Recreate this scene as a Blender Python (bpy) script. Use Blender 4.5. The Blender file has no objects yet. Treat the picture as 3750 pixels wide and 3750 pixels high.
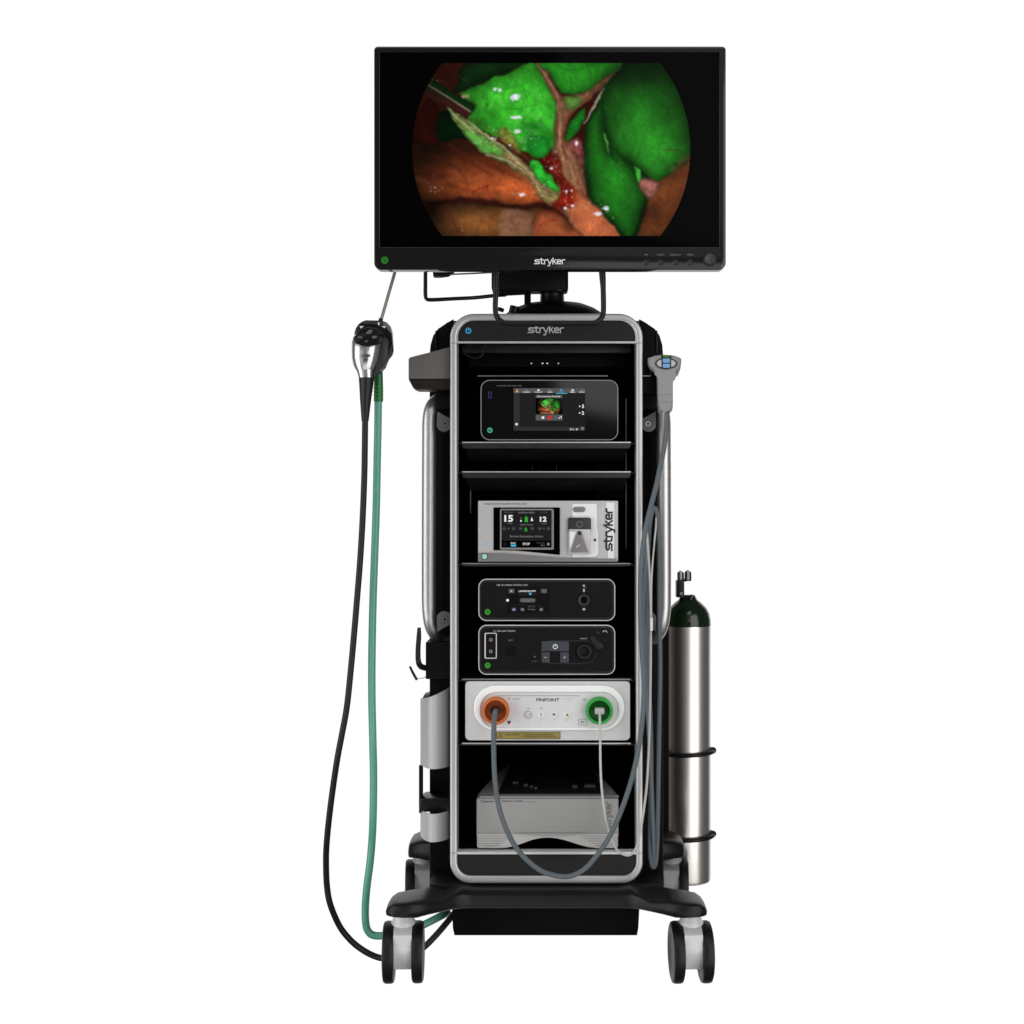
import bpy, bmesh, math, random
import numpy as np
from mathutils import Vector, Matrix
random.seed(4); np.random.seed(4)
SC = bpy.context.scene
COL = SC.collection
# ------------------------------------------------------------------ camera, world, lamps
D = 3.2                 # camera distance to the front plane of the cart (y = 0)
U = 0.0006              # metres per photo pixel on that plane
ZC = 1.03               # height of the lens
CX, CY = 2001.0, 1875.0 # optical axis in photo pixels
cam_d = bpy.data.cameras.new('camera'); cam = bpy.data.objects.new('camera', cam_d); COL.objects.link(cam)
cam.location = (0, -D, ZC); cam.rotation_euler = (math.radians(90), 0, 0)
cam_d.sensor_width = 36; cam_d.lens = 36 * D / (3750 * U); cam_d.shift_x = (1875 - CX) / 3750
cam_d.clip_start = 0.05; cam_d.clip_end = 100
SC.camera = cam
SC.render.engine = 'CYCLES'
SC.view_settings.view_transform = 'Standard'; SC.view_settings.look = 'None'
SC.view_settings.exposure = 0; SC.view_settings.gamma = 1
SC.render.film_transparent = False

world = bpy.data.worlds.new('World'); SC.world = world; world.use_nodes = True
nt = world.node_tree; nt.nodes.clear()
wo = nt.nodes.new('ShaderNodeOutputWorld'); bg = nt.nodes.new('ShaderNodeBackground')
tc = nt.nodes.new('ShaderNodeTexCoord'); sx = nt.nodes.new('ShaderNodeSeparateXYZ'); mr = nt.nodes.new('ShaderNodeMapRange')
# studio: a white backdrop behind the equipment, a dim room in front of it
mr.inputs['From Min'].default_value = 0.62; mr.inputs['From Max'].default_value = 0.70
mr.inputs['To Min'].default_value = 0.07; mr.inputs['To Max'].default_value = 1.02
nt.links.new(tc.outputs['Generated'], sx.inputs[0]); nt.links.new(sx.outputs['Y'], mr.inputs['Value'])
nt.links.new(mr.outputs[0], bg.inputs['Color']); nt.links.new(bg.outputs[0], wo.inputs[0])

def area(name, loc, target, w, h, L, roll=0.0, col=(1, 1, 1)):
    d = bpy.data.lights.new(name, 'AREA'); d.shape = 'RECTANGLE'; d.size = w; d.size_y = h
    d.energy = L * math.pi * w * h; d.color = col
    o = bpy.data.objects.new(name, d); COL.objects.link(o); o.location = loc
    q = (Vector(target) - Vector(loc)).to_track_quat('-Z', 'Y')
    o.rotation_euler = (q.to_matrix() @ Matrix.Rotation(roll, 3, 'Z')).to_euler()
    return o
area('softbox_right', (1.9, -2.4, 0.75), (0.0, 0, 0.75), 2.3, 4.2, 2.2, col=(1, .985, .965))
area('softbox_left', (-2.7, -1.5, 0.75), (0, 0, 0.75), 2.1, 4.2, 2.5)
area('softbox_front_left', (-1.6, -3.1, 0.9), (0, 0, 0.9), 0.9, 3.0, 0.5)
area('softbox_top', (-0.2, -2.0, 3.5), (0, 0, 1.2), 2.4, 1.2, 2.2)
area('added_fill_low', (0.0, -2.7, -0.9), (0, 0.1, 1.0), 2.4, 1.0, 1.1)  # added fill lamp below floor level, brightens the shelf undersides
area('glare_lamp_monitor', (0.93, -3.32, ZC + 1.72), (0.93, 0, ZC + 1.72), 1.8, 1.25, 0.28, roll=math.radians(-12.6))  # added lamp, tilted so its reflection draws the bezel glare
area('glare_lamp_console', (0.66, -3.34, ZC + 0.58), (0.66, 0, ZC + 0.58), 1.2, 0.42, 1.3, roll=math.radians(-11))  # added lamp, placed for the slanted glare on the recorder panel

# ------------------------------------------------------------------ materials
def lin(c):
    c = c / 255.0
    return c / 12.92 if c <= 0.04045 else ((c + 0.055) / 1.055) ** 2.4
def S(r, g, b): return (lin(r), lin(g), lin(b), 1)
def mat(name, col, rough=0.5, metal=0.0, spec=0.3, var=0.08, scale=60, stretch=(1, 1, 1), bump=0.0, coat=0.0, emit=None, es=1.0, trans=0.0, aniso=0.0):
    m = bpy.data.materials.new(name); m.use_nodes = True
    n = m.node_tree; b = n.nodes['Principled BSDF']
    if len(col) == 3: col = (*col, 1)
    b.inputs['Metallic'].default_value = metal; b.inputs['Specular IOR Level'].default_value = spec
    b.inputs['Coat Weight'].default_value = coat; b.inputs['Coat Roughness'].default_value = 0.08
    b.inputs['Anisotropic'].default_value = aniso
    t = n.nodes.new('ShaderNodeTexCoord'); mp = n.nodes.new('ShaderNodeMapping'); mp.inputs['Scale'].default_value = stretch
    nz = n.nodes.new('ShaderNodeTexNoise'); nz.inputs['Scale'].default_value = scale; nz.inputs['Detail'].default_value = 4
    n.links.new(t.outputs['Object'], mp.inputs[0]); n.links.new(mp.outputs[0], nz.inputs['Vector'])
    r1 = n.nodes.new('ShaderNodeMapRange'); r1.inputs['To Min'].default_value = max(0.02, rough * (1 - 2.2 * var)); r1.inputs['To Max'].default_value = min(1, rough * (1 + 2.2 * var))
    n.links.new(nz.outputs['Fac'], r1.inputs['Value']); n.links.new(r1.outputs[0], b.inputs['Roughness'])
    mx = n.nodes.new('ShaderNodeMix'); mx.data_type = 'RGBA'
    mx.inputs[6].default_value = tuple(c * (1 - var) for c in col[:3]) + (1,)
    mx.inputs[7].default_value = tuple(min(1, c * (1 + var)) for c in col[:3]) + (1,)
    n.links.new(nz.outputs['Fac'], mx.inputs[0]); n.links.new(mx.outputs[2], b.inputs['Base Color'])
    if bump > 0:
        bp = n.nodes.new('ShaderNodeBump'); bp.inputs['Strength'].default_value = bump; bp.inputs['Distance'].default_value = 0.001
        n.links.new(nz.outputs['Fac'], bp.inputs['Height']); n.links.new(bp.outputs[0], b.inputs['Normal'])
    if emit is not None:
        b.inputs['Emission Color'].default_value = emit; b.inputs['Emission Strength'].default_value = es
    return m
M = {}
def mk(k, *a, **kw): M[k] = mat(k, *a, **kw); return M[k]
mk('black_plastic', (.0075, .0075, .0075), .5, spec=.07, bump=.05, scale=400)
mk('black_satin', (.008, .008, .0085), .32, spec=.25, bump=.05, scale=300)
mk('black_base', (.008, .008, .008), .38, spec=.25, bump=.06, scale=300)
mk('black_matte', (.004, .004, .004), .7, spec=.08)
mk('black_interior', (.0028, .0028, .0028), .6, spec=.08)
mk('header_black', (.0135, .0135, .0135), .4, spec=.2, bump=.05, scale=300)
mk('bezel_black', (.0075, .0075, .0075), .10, spec=.5, var=.03)
mk('glass_black', (.0006, .0006, .0006), .06, spec=.12, var=.02)
mk('gloss_panel', (.0022, .0022, .0022), .07, spec=.5, var=.03)
mk('unit_face', (.0075, .0075, .0075), .35, spec=.15)
mk('shelf_metal', (.014, .014, .014), .42, spec=.35)
mk('silver_frame', (.56, .56, .56), .36, metal=.6, spec=.4, bump=.05, scale=500)
mk('apron_metal', (.0055, .0055, .0055), .45, spec=.3, var=.25, scale=14)
mk('edge_metal', (.55, .55, .55), .35, metal=.5)
mk('edge_dim', (.13, .13, .13), .4, metal=.3)
mk('rim_white', (.62, .62, .62), .35, metal=.2)
mk('rim_grey', (.26, .26, .26), .35, metal=.4)
mk('rail_metal', (.60, .60, .60), .38, metal=.9, bump=0, scale=40, var=.02)
mk('bracket_metal', (.13, .13, .13), .45, metal=.4, bump=.1, scale=400)
mk('bolt_metal', (.5, .5, .5), .25, metal=.9)
mk('bin_silver', (.52, .505, .505), .5, metal=.1, spec=.3, bump=.05, scale=600)
mk('tray_grey', (.15, .14, .135), .45, metal=.3, bump=.08, scale=400)
mk('dark_brown', (.014, .011, .009), .5, spec=.2)
mk('steel', (.90, .86, .815), .34, metal=1, var=.015, scale=30, bump=0)
mk('tank_green', (.006, .018, .006), .16, spec=.6, var=.05)
mk('rubber', (.0055, .0055, .0055), .45, spec=.3, bump=.1, scale=300)
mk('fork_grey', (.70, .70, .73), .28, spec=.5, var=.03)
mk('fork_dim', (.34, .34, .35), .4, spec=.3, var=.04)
mk('hub_grey', (.018, .018, .018), .5)
mk('black_cable', (.009, .009, .009), .42, spec=.35, bump=.08, scale=600)
mk('teal_hose', (.10, .36, .27), .28, spec=.6, var=.05)
mk('green_plug', (.012, .13, .028), .3, spec=.5)
mk('grey_hose', (.115, .135, .15), .5, spec=.2, bump=.04, scale=500)
mk('white_cable', (.52, .52, .51), .4, spec=.3)
mk('cam_silver', (.66, .66, .67), .24, metal=.9, var=.03)
mk('cam_dark', (.05, .05, .055), .35, metal=.5)
mk('cam_black', (.006, .006, .008), .2, spec=.5)
mk('print_light', (.42, .42, .43), .6)
mk('print_white', (.75, .75, .76), .6)
mk('print_mid', (.14, .14, .14), .6)
mk('print_dim', (.045, .045, .045), .6)
mk('key_black', (.0045, .0045, .0045), .4, spec=.1)
mk('print_dark', (.012, .012, .012), .6)
mk('shaft_metal', (.26, .25, .21), .35, metal=.5)
mk('imager_grey', (.27, .27, .275), .45, spec=.3, bump=.05, scale=500)
mk('imager_dark', (.02, .02, .02), .5)
mk('imager_lens', (.45, .45, .45), .4)
mk('button_blue', (.16, .36, .60), .35)
mk('button_green', (.06, .20, .03), .4)
mk('insuff_grey', (.50, .49, .49), .38, metal=.25, spec=.3, var=.04)
mk('insuff_white', (.80, .80, .80), .3, spec=.4, var=.03)
mk('insuff_dark', (.22, .21, .22), .4, metal=.3)
mk('white_shell', (.60, .60, .60), .28, spec=.5, var=.03, coat=.3)
mk('white_gloss', (.92, .92, .92), .18, spec=.5, var=.02, coat=.5)
mk('white_face', (.66, .66, .67), .4, spec=.3, var=.03)
mk('orange_port', (.58, .15, .035), .38, spec=.4, var=.05)
mk('orange_deep', (.30, .06, .012), .4, spec=.3, var=.06)
mk('green_port', (.03, .34, .05), .35, spec=.4, var=.05)
mk('green_deep', (.008, .12, .014), .4, spec=.3, var=.06)
mk('label_yellow', (.27, .22, .055), .5, var=.12, scale=200)
mk('printer_grey', (.30, .30, .295), .55, spec=.2, bump=.05, scale=700)
mk('printer_top_shaded', (.10, .10, .10), .5, spec=.15)  # housing grey darkened for the unlit top; shade put into the colour
mk('rack_grey', (.05, .05, .05), .5)
mk('knob_grey', (.032, .032, .032), .3, spec=.4)
mk('printer_light', (.42, .42, .41), .5, spec=.2)
mk('printer_black', (.006, .006, .006), .3, spec=.3)
mk('button_slate', (.045, .05, .06), .45)
mk('brass', (.22, .18, .08), .4, metal=.1)
def glow(name, r, g, b, s=1.0):
    return mk(name, (0, 0, 0), .3, spec=.05, emit=S(r, g, b), es=s, var=.01)
glow('g_white', 235, 235, 235); glow('g_grey', 120, 120, 120); glow('g_mid', 84, 84, 84); glow('g_dim', 48, 48, 48); glow('g_panel', 30, 30, 30)
glow('g_blue', 70, 175, 205); glow('g_amber', 215, 165, 80); glow('g_red', 225, 35, 35); glow('g_green', 45, 165, 55)
glow('g_ledgreen', 55, 150, 45); glow('g_ledblue', 60, 150, 200); glow('g_teal', 90, 190, 165); glow('g_purple', 70, 65, 130)
glow('g_ledmint', 160, 200, 185); glow('g_bluedot', 90, 130, 200); glow('g_darkred', 80, 12, 20); glow('g_slate', 85, 95, 125)

# ------------------------------------------------------------------ builders
def k(y): return U * (D + y) / D
def P(px, py, y): return Vector(((px - CX) * k(y), y, ZC + (CY - py) * k(y)))
def thing(name, label, cat, loc, group=None):
    o = bpy.data.objects.new(name, None); COL.objects.link(o); o.location = loc; o.empty_display_size = .05
    o['label'] = label; o['category'] = cat
    if group: o['group'] = group
    return o
def hook(o, parent):
    COL.objects.link(o)
    if parent is not None:
        o.parent = parent
        if parent.type == 'EMPTY': o.location = -Vector(parent.location)
def mesh_obj(name, verts, faces, mats, parent, mi=None, smooth=True, ang=35, label=None):
    me = bpy.data.meshes.new(name); me.from_pydata([tuple(v) for v in verts], [], faces)
    for m in (mats if isinstance(mats, (list, tuple)) else [mats]): me.materials.append(M[m] if isinstance(m, str) else m)
    if mi is not None:
        for p, i in zip(me.polygons, mi): p.material_index = i
    bm = bmesh.new(); bm.from_mesh(me); bmesh.ops.recalc_face_normals(bm, faces=bm.faces); bm.to_mesh(me); bm.free()
    if smooth:
        me.polygons.foreach_set('use_smooth', [True] * len(me.polygons)); me.set_sharp_from_angle(angle=math.radians(ang))
    o = bpy.data.objects.new(name, me); hook(o, parent)
    if label: o['label'] = label
    return o
def from_bm(name, bm, mats, parent, ang=35, label=None):
    bmesh.ops.recalc_face_normals(bm, faces=bm.faces)
    me = bpy.data.meshes.new(name); bm.to_mesh(me); bm.free()
    for m in (mats if isinstance(mats, (list, tuple)) else [mats]): me.materials.append(M[m])
    me.polygons.foreach_set('use_smooth', [True] * len(me.polygons)); me.set_sharp_from_angle(angle=math.radians(ang))
    o = bpy.data.objects.new(name, me); hook(o, parent)
    if label: o['label'] = label
    return o
def rr(x0, y0, x1, y1, r, n=8, rb=None):
    """rounded rectangle in photo pixels; r top corner radius, rb bottom"""
    rb = r if rb is None else rb
    pts = []
    for cx, cy, a0, q in ((x1 - r, y0 + r, -90, r), (x1 - rb, y1 - rb, 0, rb), (x0 + rb, y1 - rb, 90, rb), (x0 + r, y0 + r, 180, r)):
        if q <= 0: pts.append((cx, cy)); continue
        for i in range(n + 1):
            a = math.radians(a0 + 90 * i / n); pts.append((cx + q * math.cos(a), cy + q * math.sin(a)))
    return pts
def add_prism(bm, pts, y0, dep, bev=0, mi=0):
    f = [bm.verts.new(P(x, y, y0)) for x, y in pts]
    b = [bm.verts.new(v.co + Vector((0, dep, 0))) for v in f]
    n = len(f); ff = bm.faces.new(f); ff.material_index = mi
    bf = bm.faces.new(b[::-1]); bf.material_index = mi
    for i in range(n):
        q = bm.faces.new((f[i], b[i], b[(i + 1) % n], f[(i + 1) % n])); q.material_index = mi
    if bev:
        bmesh.ops.bevel(bm, geom=list(ff.edges), offset=bev * k(y0), segments=3, profile=.5, affect='EDGES', clamp_overlap=True, material=-1)
def prism(name, pts, y0, dep, m, parent, bev=0, label=None, ang=35):
    bm = bmesh.new(); add_prism(bm, pts, y0, dep, bev); return from_bm(name, bm, m, parent, ang, label)
def rbox(name, x0, y0, x1, y1, y, dep, m, parent, r=0, bev=1.5, label=None, rb=None):
    return prism(name, rr(x0, y0, x1, y1, r, rb=rb) if r or rb else [(x0, y0), (x1, y0), (x1, y1), (x0, y1)], y, dep, m, parent, bev, label)
def ring_prism(name, outer, inner, y0, dep, m, parent, bev=0, label=None):
    n = len(outer); assert n == len(inner)
    V = []; F = []
    for pts, yy in ((outer, 0), (inner, 0), (outer, dep), (inner, dep)):
        for x, y in pts: V.append(P(x, y, y0) + Vector((0, yy, 0)))
    for i in range(n):
        j = (i + 1) % n
        F += [(i, j, n + j, n + i), (2 * n + i, 3 * n + i, 3 * n + j, 2 * n + j), (i, 2 * n + i, 2 * n + j, j), (n + i, n + j, 3 * n + j, 3 * n + i)]
    bm = bmesh.new(); vs = [bm.verts.new(v) for v in V]
    for f in F: bm.faces.new([vs[i] for i in f])
    if bev:
        es = [e for e in bm.edges if all(abs(v.co.y - y0) < 1e-6 for v in e.verts) and abs(sum(1 for f in e.link_faces if all(abs(v.co.y - y0) < 1e-6 for v in f.verts)) - 1) < .1]
        bmesh.ops.bevel(bm, geom=es, offset=bev * k(y0), segments=4, profile=.5, affect='EDGES', clamp_overlap=True)
    return from_bm(name, bm, m, parent, 50, label)
def catmull(pts, n=8, closed=False):
    pts = [Vector(p) for p in pts]
    if len(pts) < 3: return pts
    out = []
    N = len(pts); rng = range(N) if closed else range(N - 1)
    for i in rng:
        if closed: p0, p1, p2, p3 = pts[i - 1], pts[i], pts[(i + 1) % N], pts[(i + 2) % N]
        else: p0, p1, p2, p3 = pts[max(i - 1, 0)], pts[i], pts[i + 1], pts[min(i + 2, N - 1)]
        for j in range(n):
            t = j / n
            out.append(0.5 * ((2 * p1) + (-p0 + p2) * t + (2 * p0 - 5 * p1 + 4 * p2 - p3) * t * t + (-p0 + 3 * p1 - 3 * p2 + p3) * t ** 3))
    if not closed: out.append(pts[-1])
    return out
def sweep(pts, rad, seg=14, closed=False, flat=1.0):
    """pts world points; rad per point (metres)"""
    n = len(pts); V = []; F = []
    up = Vector((0, 1, 0)); prev = None
    for i, p in enumerate(pts):
        a = pts[i - 1] if (i > 0 or closed) else pts[i]; b = pts[(i + 1) % n] if (i < n - 1 or closed) else pts[i]
        t = (b - a).normalized()
        if prev is None:
            nrm = up - t * up.dot(t)
            if nrm.length < .1: nrm = Vector((0, 0, 1)) - t * t.z
        else: nrm = prev - t * prev.dot(t)
        nrm.normalize(); prev = nrm; bn = t.cross(nrm)
        for s in range(seg):
            a2 = 2 * math.pi * s / seg; V.append(p + nrm * math.cos(a2) * rad[i] * flat + bn * math.sin(a2) * rad[i])
    for i in range(n if closed else n - 1):
        j = (i + 1) % n
        for s in range(seg): F.append((i * seg + s, i * seg + (s + 1) % seg, j * seg + (s + 1) % seg, j * seg + s))
    if not closed: F += [tuple(range(seg))[::-1], tuple((n - 1) * seg + s for s in range(seg))]
    return V, F
def tube(name, pts, r, m, parent, n=8, seg=14, closed=False, flat=1.0, label=None):
    """pts: (px, py, y) ; r: pixels or list"""
    w = [P(*p) for p in pts]
    rs = r if isinstance(r, (list, tuple)) else [r] * len(pts)
    rs = [q * k(p[2]) for q, p in zip(rs, pts)]
    c = catmull(w, n, closed) if len(w) > 2 else w
    if len(w) > 2:
        R = []
        for i in range(len(rs) if closed else len(rs) - 1):
            for j in range(n): R.append(rs[i] + (rs[(i + 1) % len(rs)] - rs[i]) * j / n)
        if not closed: R.append(rs[-1])
    else: R = rs
    V, F = sweep(c, R, seg, closed, flat)
    return mesh_obj(name, V, F, m, parent, ang=60, label=label)
def lathe_v(cx, cy, prof, seg=40):
    V = []; F = []
    for r, z in prof:
        for s in range(seg):
            a = 2 * math.pi * s / seg; V.append(Vector((cx + r * math.cos(a), cy + r * math.sin(a), z)))
    for i in range(len(prof) - 1):
        for s in range(seg): F.append((i * seg + s, i * seg + (s + 1) % seg, (i + 1) * seg + (s + 1) % seg, (i + 1) * seg + s))
    F += [tuple(range(seg)), tuple((len(prof) - 1) * seg + s for s in range(seg))]
    return V, F
def lathe(name, px, y, prof, m, parent, seg=40, label=None):
    """prof: (r px, py)"""
    x = (px - CX) * k(y)
    V, F = lathe_v(x, y, [(max(r, .01) * k(y), P(0, py, y).z) for r, py in prof], seg)
    return mesh_obj(name, V, F, m, parent, label=label)
def dial(name, px, py, y, prof, mats, parent, mi=None, seg=32, label=None, sy=1.0):
    """lathe about the viewing (y) axis; prof: (r px, depth offset m), outermost last"""
    V = []; F = []; I = []
    c = P(px, py, y)
    for r, d in prof:
        for s in range(seg):
            a = 2 * math.pi * s / seg; V.append(c + Vector((r * k(y) * math.cos(a), d, sy * r * k(y) * math.sin(a))))
    for i in range(len(prof) - 1):
        for s in range(seg):
            F.append((i * seg + s, i * seg + (s + 1) % seg, (i + 1) * seg + (s + 1) % seg, (i + 1) * seg + s)); I.append(mi[i] if mi else 0)
    F += [tuple(range(seg)), tuple((len(prof) - 1) * seg + s for s in range(seg))]; I += [0, (mi[-1] if mi else 0)]
    return mesh_obj(name, V, F, mats, parent, mi=I, label=label)

# flat printing and screen graphics: one mesh per part
TC = {}
def text_mesh(s, bold=0):
    key = (s, bold)
    if key in TC: return TC[key]
    cu = bpy.data.curves.new('t', 'FONT'); cu.body = s; cu.resolution_u = 3; cu.offset = bold
    o = bpy.data.objects.new('t', cu); COL.objects.link(o)
    bpy.context.view_layer.update()
    me = bpy.data.meshes.new_from_object(o.evaluated_get(bpy.context.evaluated_depsgraph_get()))
    V = [(v.co.x, v.co.y) for v in me.vertices]; F = [tuple(p.vertices) for p in me.polygons]
    bpy.data.objects.remove(o); bpy.data.curves.remove(cu); bpy.data.meshes.remove(me)
    TC[key] = (V, F); return TC[key]
LOGO = [([(1.2, .92), (.28, .92), (.1, .72), (.28, .5), (.95, .5), (1.12, .3), (.95, .08), (0, .08)], 0),
        ([(1.5, 1.25), (1.5, .25), (1.65, .08), (1.95, .08)], 0), ([(1.2, .92), (2.0, .92)], 0),
        ([(2.2, 0), (2.2, .72), (2.38, .92), (2.72, .92)], 0), ([(2.86, 1), (3.28, .12)], 0), ([(3.78, 1), (3.2, -.36), (2.92, -.36)], 0),
        ([(4.02, 0), (4.02, 1.32)], 0), ([(4.02, .42), (4.62, 1)], 0), ([(4.26, .62), (4.72, 0)], 0),
        ([(5.72, .08), (5.12, .08), (4.95, .28), (4.95, .72), (5.12, .92), (5.56, .92), (5.72, .75), (5.72, .5), (4.95, .5)], 0),
        ([(6.02, 0), (6.02, .72), (6.2, .92), (6.6, .92)], 0)]
class Decal:
    def __init__(s, y): s.y = y; s.V = []; s.F = []; s.I = []; s.m = []; s.l = 0
    def _m(s, m):
        if m not in s.m: s.m.append(m)
        return s.m.index(m)
    def poly(s, pts, m):
        s.l += 1; yy = s.y - 0.00005 * s.l; b = len(s.V)
        s.V += [P(x, y, s.y) + Vector((0, yy - s.y, 0)) for x, y in pts]; s.F.append(tuple(range(b, b + len(pts)))); s.I.append(s._m(m))
    def rect(s, x0, y0, x1, y1, m, r=0): s.poly(rr(x0, y0, x1, y1, r, 4) if r else [(x0, y0), (x1, y0), (x1, y1), (x0, y1)], m)
    def disc(s, x, y, r, m, sy=1, n=20): s.poly([(x + r * math.cos(i * 2 * math.pi / n), y + sy * r * math.sin(i * 2 * math.pi / n)) for i in range(n)], m)
    def line(s, pts, w, m, closed=False):
        s.l += 1; yy = s.y - 0.00005 * s.l
        q = pts + [pts[0]] if closed else pts
        for (x0, y0), (x1, y1) in zip(q[:-1], q[1:]):
            dx, dy = x1 - x0, y1 - y0; L = math.hypot(dx, dy) or 1; nx, ny = -dy / L * w / 2, dx / L * w / 2; ex, ey = dx / L * w * .35, dy / L * w * .35
            b = len(s.V); s.l += .02; yy2 = s.y - 0.00005 * s.l
            for x, y in ((x0 - ex + nx, y0 - ey + ny), (x1 + ex + nx, y1 + ey + ny), (x1 + ex - nx, y1 + ey - ny), (x0 - ex - nx, y0 - ey - ny)):
                s.V.append(P(x, y, s.y) + Vector((0, yy2 - s.y, 0)))
            s.F.append((b, b + 1, b + 2, b + 3)); s.I.append(s._m(m))
    def ring(s, x, y, r, w, m, sy=1, a0=0, a1=360, n=20):
        pts = [(x + r * math.cos(math.radians(a0 + (a1 - a0) * i / n)), y + sy * r * math.sin(math.radians(a0 + (a1 - a0) * i / n))) for i in range(n + 1)]
        s.line(pts, w, m)
    def power(s, x, y, r, w, m): s.ring(x, y, r, w, m, a0=-60, a1=240); s.line([(x, y - r * 1.15), (x, y - r * .1)], w, m)
    def text(s, t, x, y, h, m, w=None, align='c', slant=0):
        """centre (or left) x, centre y, cap height px, optional width px"""
        V, F = text_mesh(t, .035 if h > 12 else .012)
        if not V: return
        x0 = min(v[0] for v in V); x1 = max(v[0] for v in V); y0 = min(v[1] for v in V); y1 = max(v[1] for v in V)
        sy = h / (y1 - y0); sx = (w / (x1 - x0)) if w else sy
        W = (x1 - x0) * sx; ox = x - W / 2 if align == 'c' else x
        s.l += 1; b = len(s.V); yy = -0.00005 * s.l
        for vx, vy in V:
            X = ox + (vx - x0) * sx + slant * (vy - y0) * sy; Y = y + h / 2 - (vy - y0) * sy
            s.V.append(P(X, Y, s.y) + Vector((0, yy, 0)))
        for f in F: s.F.append(tuple(b + i for i in f)); s.I.append(s._m(m))
    def logo(s, x0, ybase, W, m, rot=False, sw=.17):
        u = W / 6.68
        for pts, _ in LOGO:
            if rot: q = [(x0 - b * u, ybase - a * u) for a, b in pts]
            else: q = [(x0 + a * u, ybase - b * u) for a, b in pts]
            s.line(q, sw * u, m)
    def build(s, name, parent, label=None):
        return mesh_obj(name, s.V, s.F, s.m, parent, mi=s.I, smooth=False, label=label)
def flipx(p): return [(2 * CX - q[0],) + tuple(q[1:]) for q in p]

# ------------------------------------------------------------------ equipment cart
cart = thing('equipment_cart', 'tall black equipment cart with silver front frame, open shelves and four casters', 'cart', (0, .2, 0))
ring_prism('front_frame', rr(1648, 1148, 2354, 3236, 88, 10, 76), rr(1674, 1170, 2330, 3208, 64, 10, 50), 0, .06, 'silver_frame', cart, bev=7)
prism('header_panel', rr(1674, 1170, 2330, 1250, 64, 10, 0), .004, .05, 'header_black', cart, 0)
ring_prism('header_trim', rr(1673, 1169, 2331, 1257, 64, 10, 1), rr(1677, 1173, 2327, 1250, 61, 10, 1), .001, .01, 'edge_metal', cart, bev=0)
rbox('drawer_panel', 1674, 3128, 2330, 3208, .006, .05, 'header_black', cart, 0, 0, rb=50)
rbox('drawer_trim', 1672, 3120, 2332, 3129, .002, .03, 'rim_white', cart, 0, 1)
d = Decal(.0035); d.power(1715, 1211, 9, 4, 'g_ledblue'); d.build('power_button', cart)
d = Decal(.0035); d.logo(1934, 1219, 131, 'print_light', sw=.2); d.build('logo', cart)
for xa, xb, yy in ((1648, 1674, 1256), (2330, 2354, 1256), (1648, 1672, 3124), (2332, 2354, 3124)):
    d = Decal(-.0005); d.line([(xa, yy), (xb, yy)], 1.8, 'print_mid'); d.build('frame_seam', cart)
# shell of the cabinet
for sgn in (0, 1):
    pts = [(1650, 1200), (1672, 1200), (1672, 3200), (1650, 3200)]
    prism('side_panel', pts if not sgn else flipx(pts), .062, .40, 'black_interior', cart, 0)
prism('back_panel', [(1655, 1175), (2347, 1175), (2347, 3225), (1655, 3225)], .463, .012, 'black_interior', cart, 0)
prism('top_panel', [(1676, 1172), (2326, 1172), (2326, 1190), (1676, 1190)], .058, .40, 'black_matte', cart, 0)
prism('floor_panel', [(1674, 3131), (2328, 3131), (2328, 3150), (1674, 3150)], .058, .40, 'shelf_metal', cart, 0)
# valance behind the header with its small holes
rbox('upper_valance', 1692, 1262, 2312, 1292, .08, .03, 'shelf_metal', cart, 0, 3)
rbox('cable_channel', 1716, 1296, 2290, 1345, .16, .12, 'black_plastic', cart, 0, 4)
for x, w in ((1946, 4), (1987, 6), (2004, 6), (2045, 4)):
    d = Decal(.158); d.rect(x - w / 2, 1329, x + w / 2, 1332.5, 'g_white'); d.build('light_leak', cart)  # glowing dashes stand in for light leaking through the holes
rbox('cross_bar', 1749, 1374, 2226, 1379, .03, .01, 'edge_dim', cart, 0, 1)
for a, b in ((1700, 1302), (1712, 1270)):
    tube('cable_clip', [(a, b - 10, .05), (a + 24, b + 6, .05), (a + 52, b + 8, .05), (a + 70, b - 8, .05)], 4, 'black_satin', cart, seg=8)
def shelf(y, lip, edge, x0=1690, x1=2312):
    bm = bmesh.new(); add_prism(bm, [(x0, y + 3), (x1, y + 3), (x1 - 6, y + lip), (x0 + 6, y + lip)], .012, .012, 1)
    add_prism(bm, [(x0 - 12, y + 4), (x1 + 12, y + 4), (x1 + 12, y + 9), (x0 - 12, y + 9)], .025, .40, 0)
    o = from_bm('shelf', bm, 'shelf_metal', cart)
    if lip > 20:
        q = [P(x0 + 14, y + lip - 2, .02), P(x1 - 14, y + lip - 2, .02), P(x1 - 30, y + 70, .07), P(x0 + 30, y + 70, .07)]
        mesh_obj('apron', q + [v + Vector((0, .003, .004)) for v in q], [(0, 1, 2, 3), (4, 5, 6, 7), (0, 1, 5, 4), (1, 2, 6, 5), (2, 3, 7, 6), (3, 0, 4, 7)], 'apron_metal', o, smooth=False)
    rbox('edge_highlight', x0 + 2, y, x1 - 2, y + 4, .011, .01, edge, o, 0, .5)  # bright strip standing in for the glossy highlight along the shelf edge
for y, lip, e in ((1618, 24, 'edge_metal'), (1726, 24, 'edge_metal'), (2062, 12, 'rim_grey'), (2486, 10, 'rim_grey'), (2721, 8, 'edge_metal')): shelf(y, lip, e)
for xa, ya, yb in ((2293, 1460, 2010), (1723, 1755, 1880)):
    rbox('rack_rail', xa - 1.5, ya, xa + 1.5, yb, .09, .01, 'rim_grey', cart, 0, 0)
rbox('rack_plate', 2180, 1690, 2290, 1722, .30, .004, 'shelf_metal', cart, 0, 1)
rbox('rack_plate', 2175, 1795, 2290, 1826, .30, .004, 'shelf_metal', cart, 0, 1)
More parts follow.
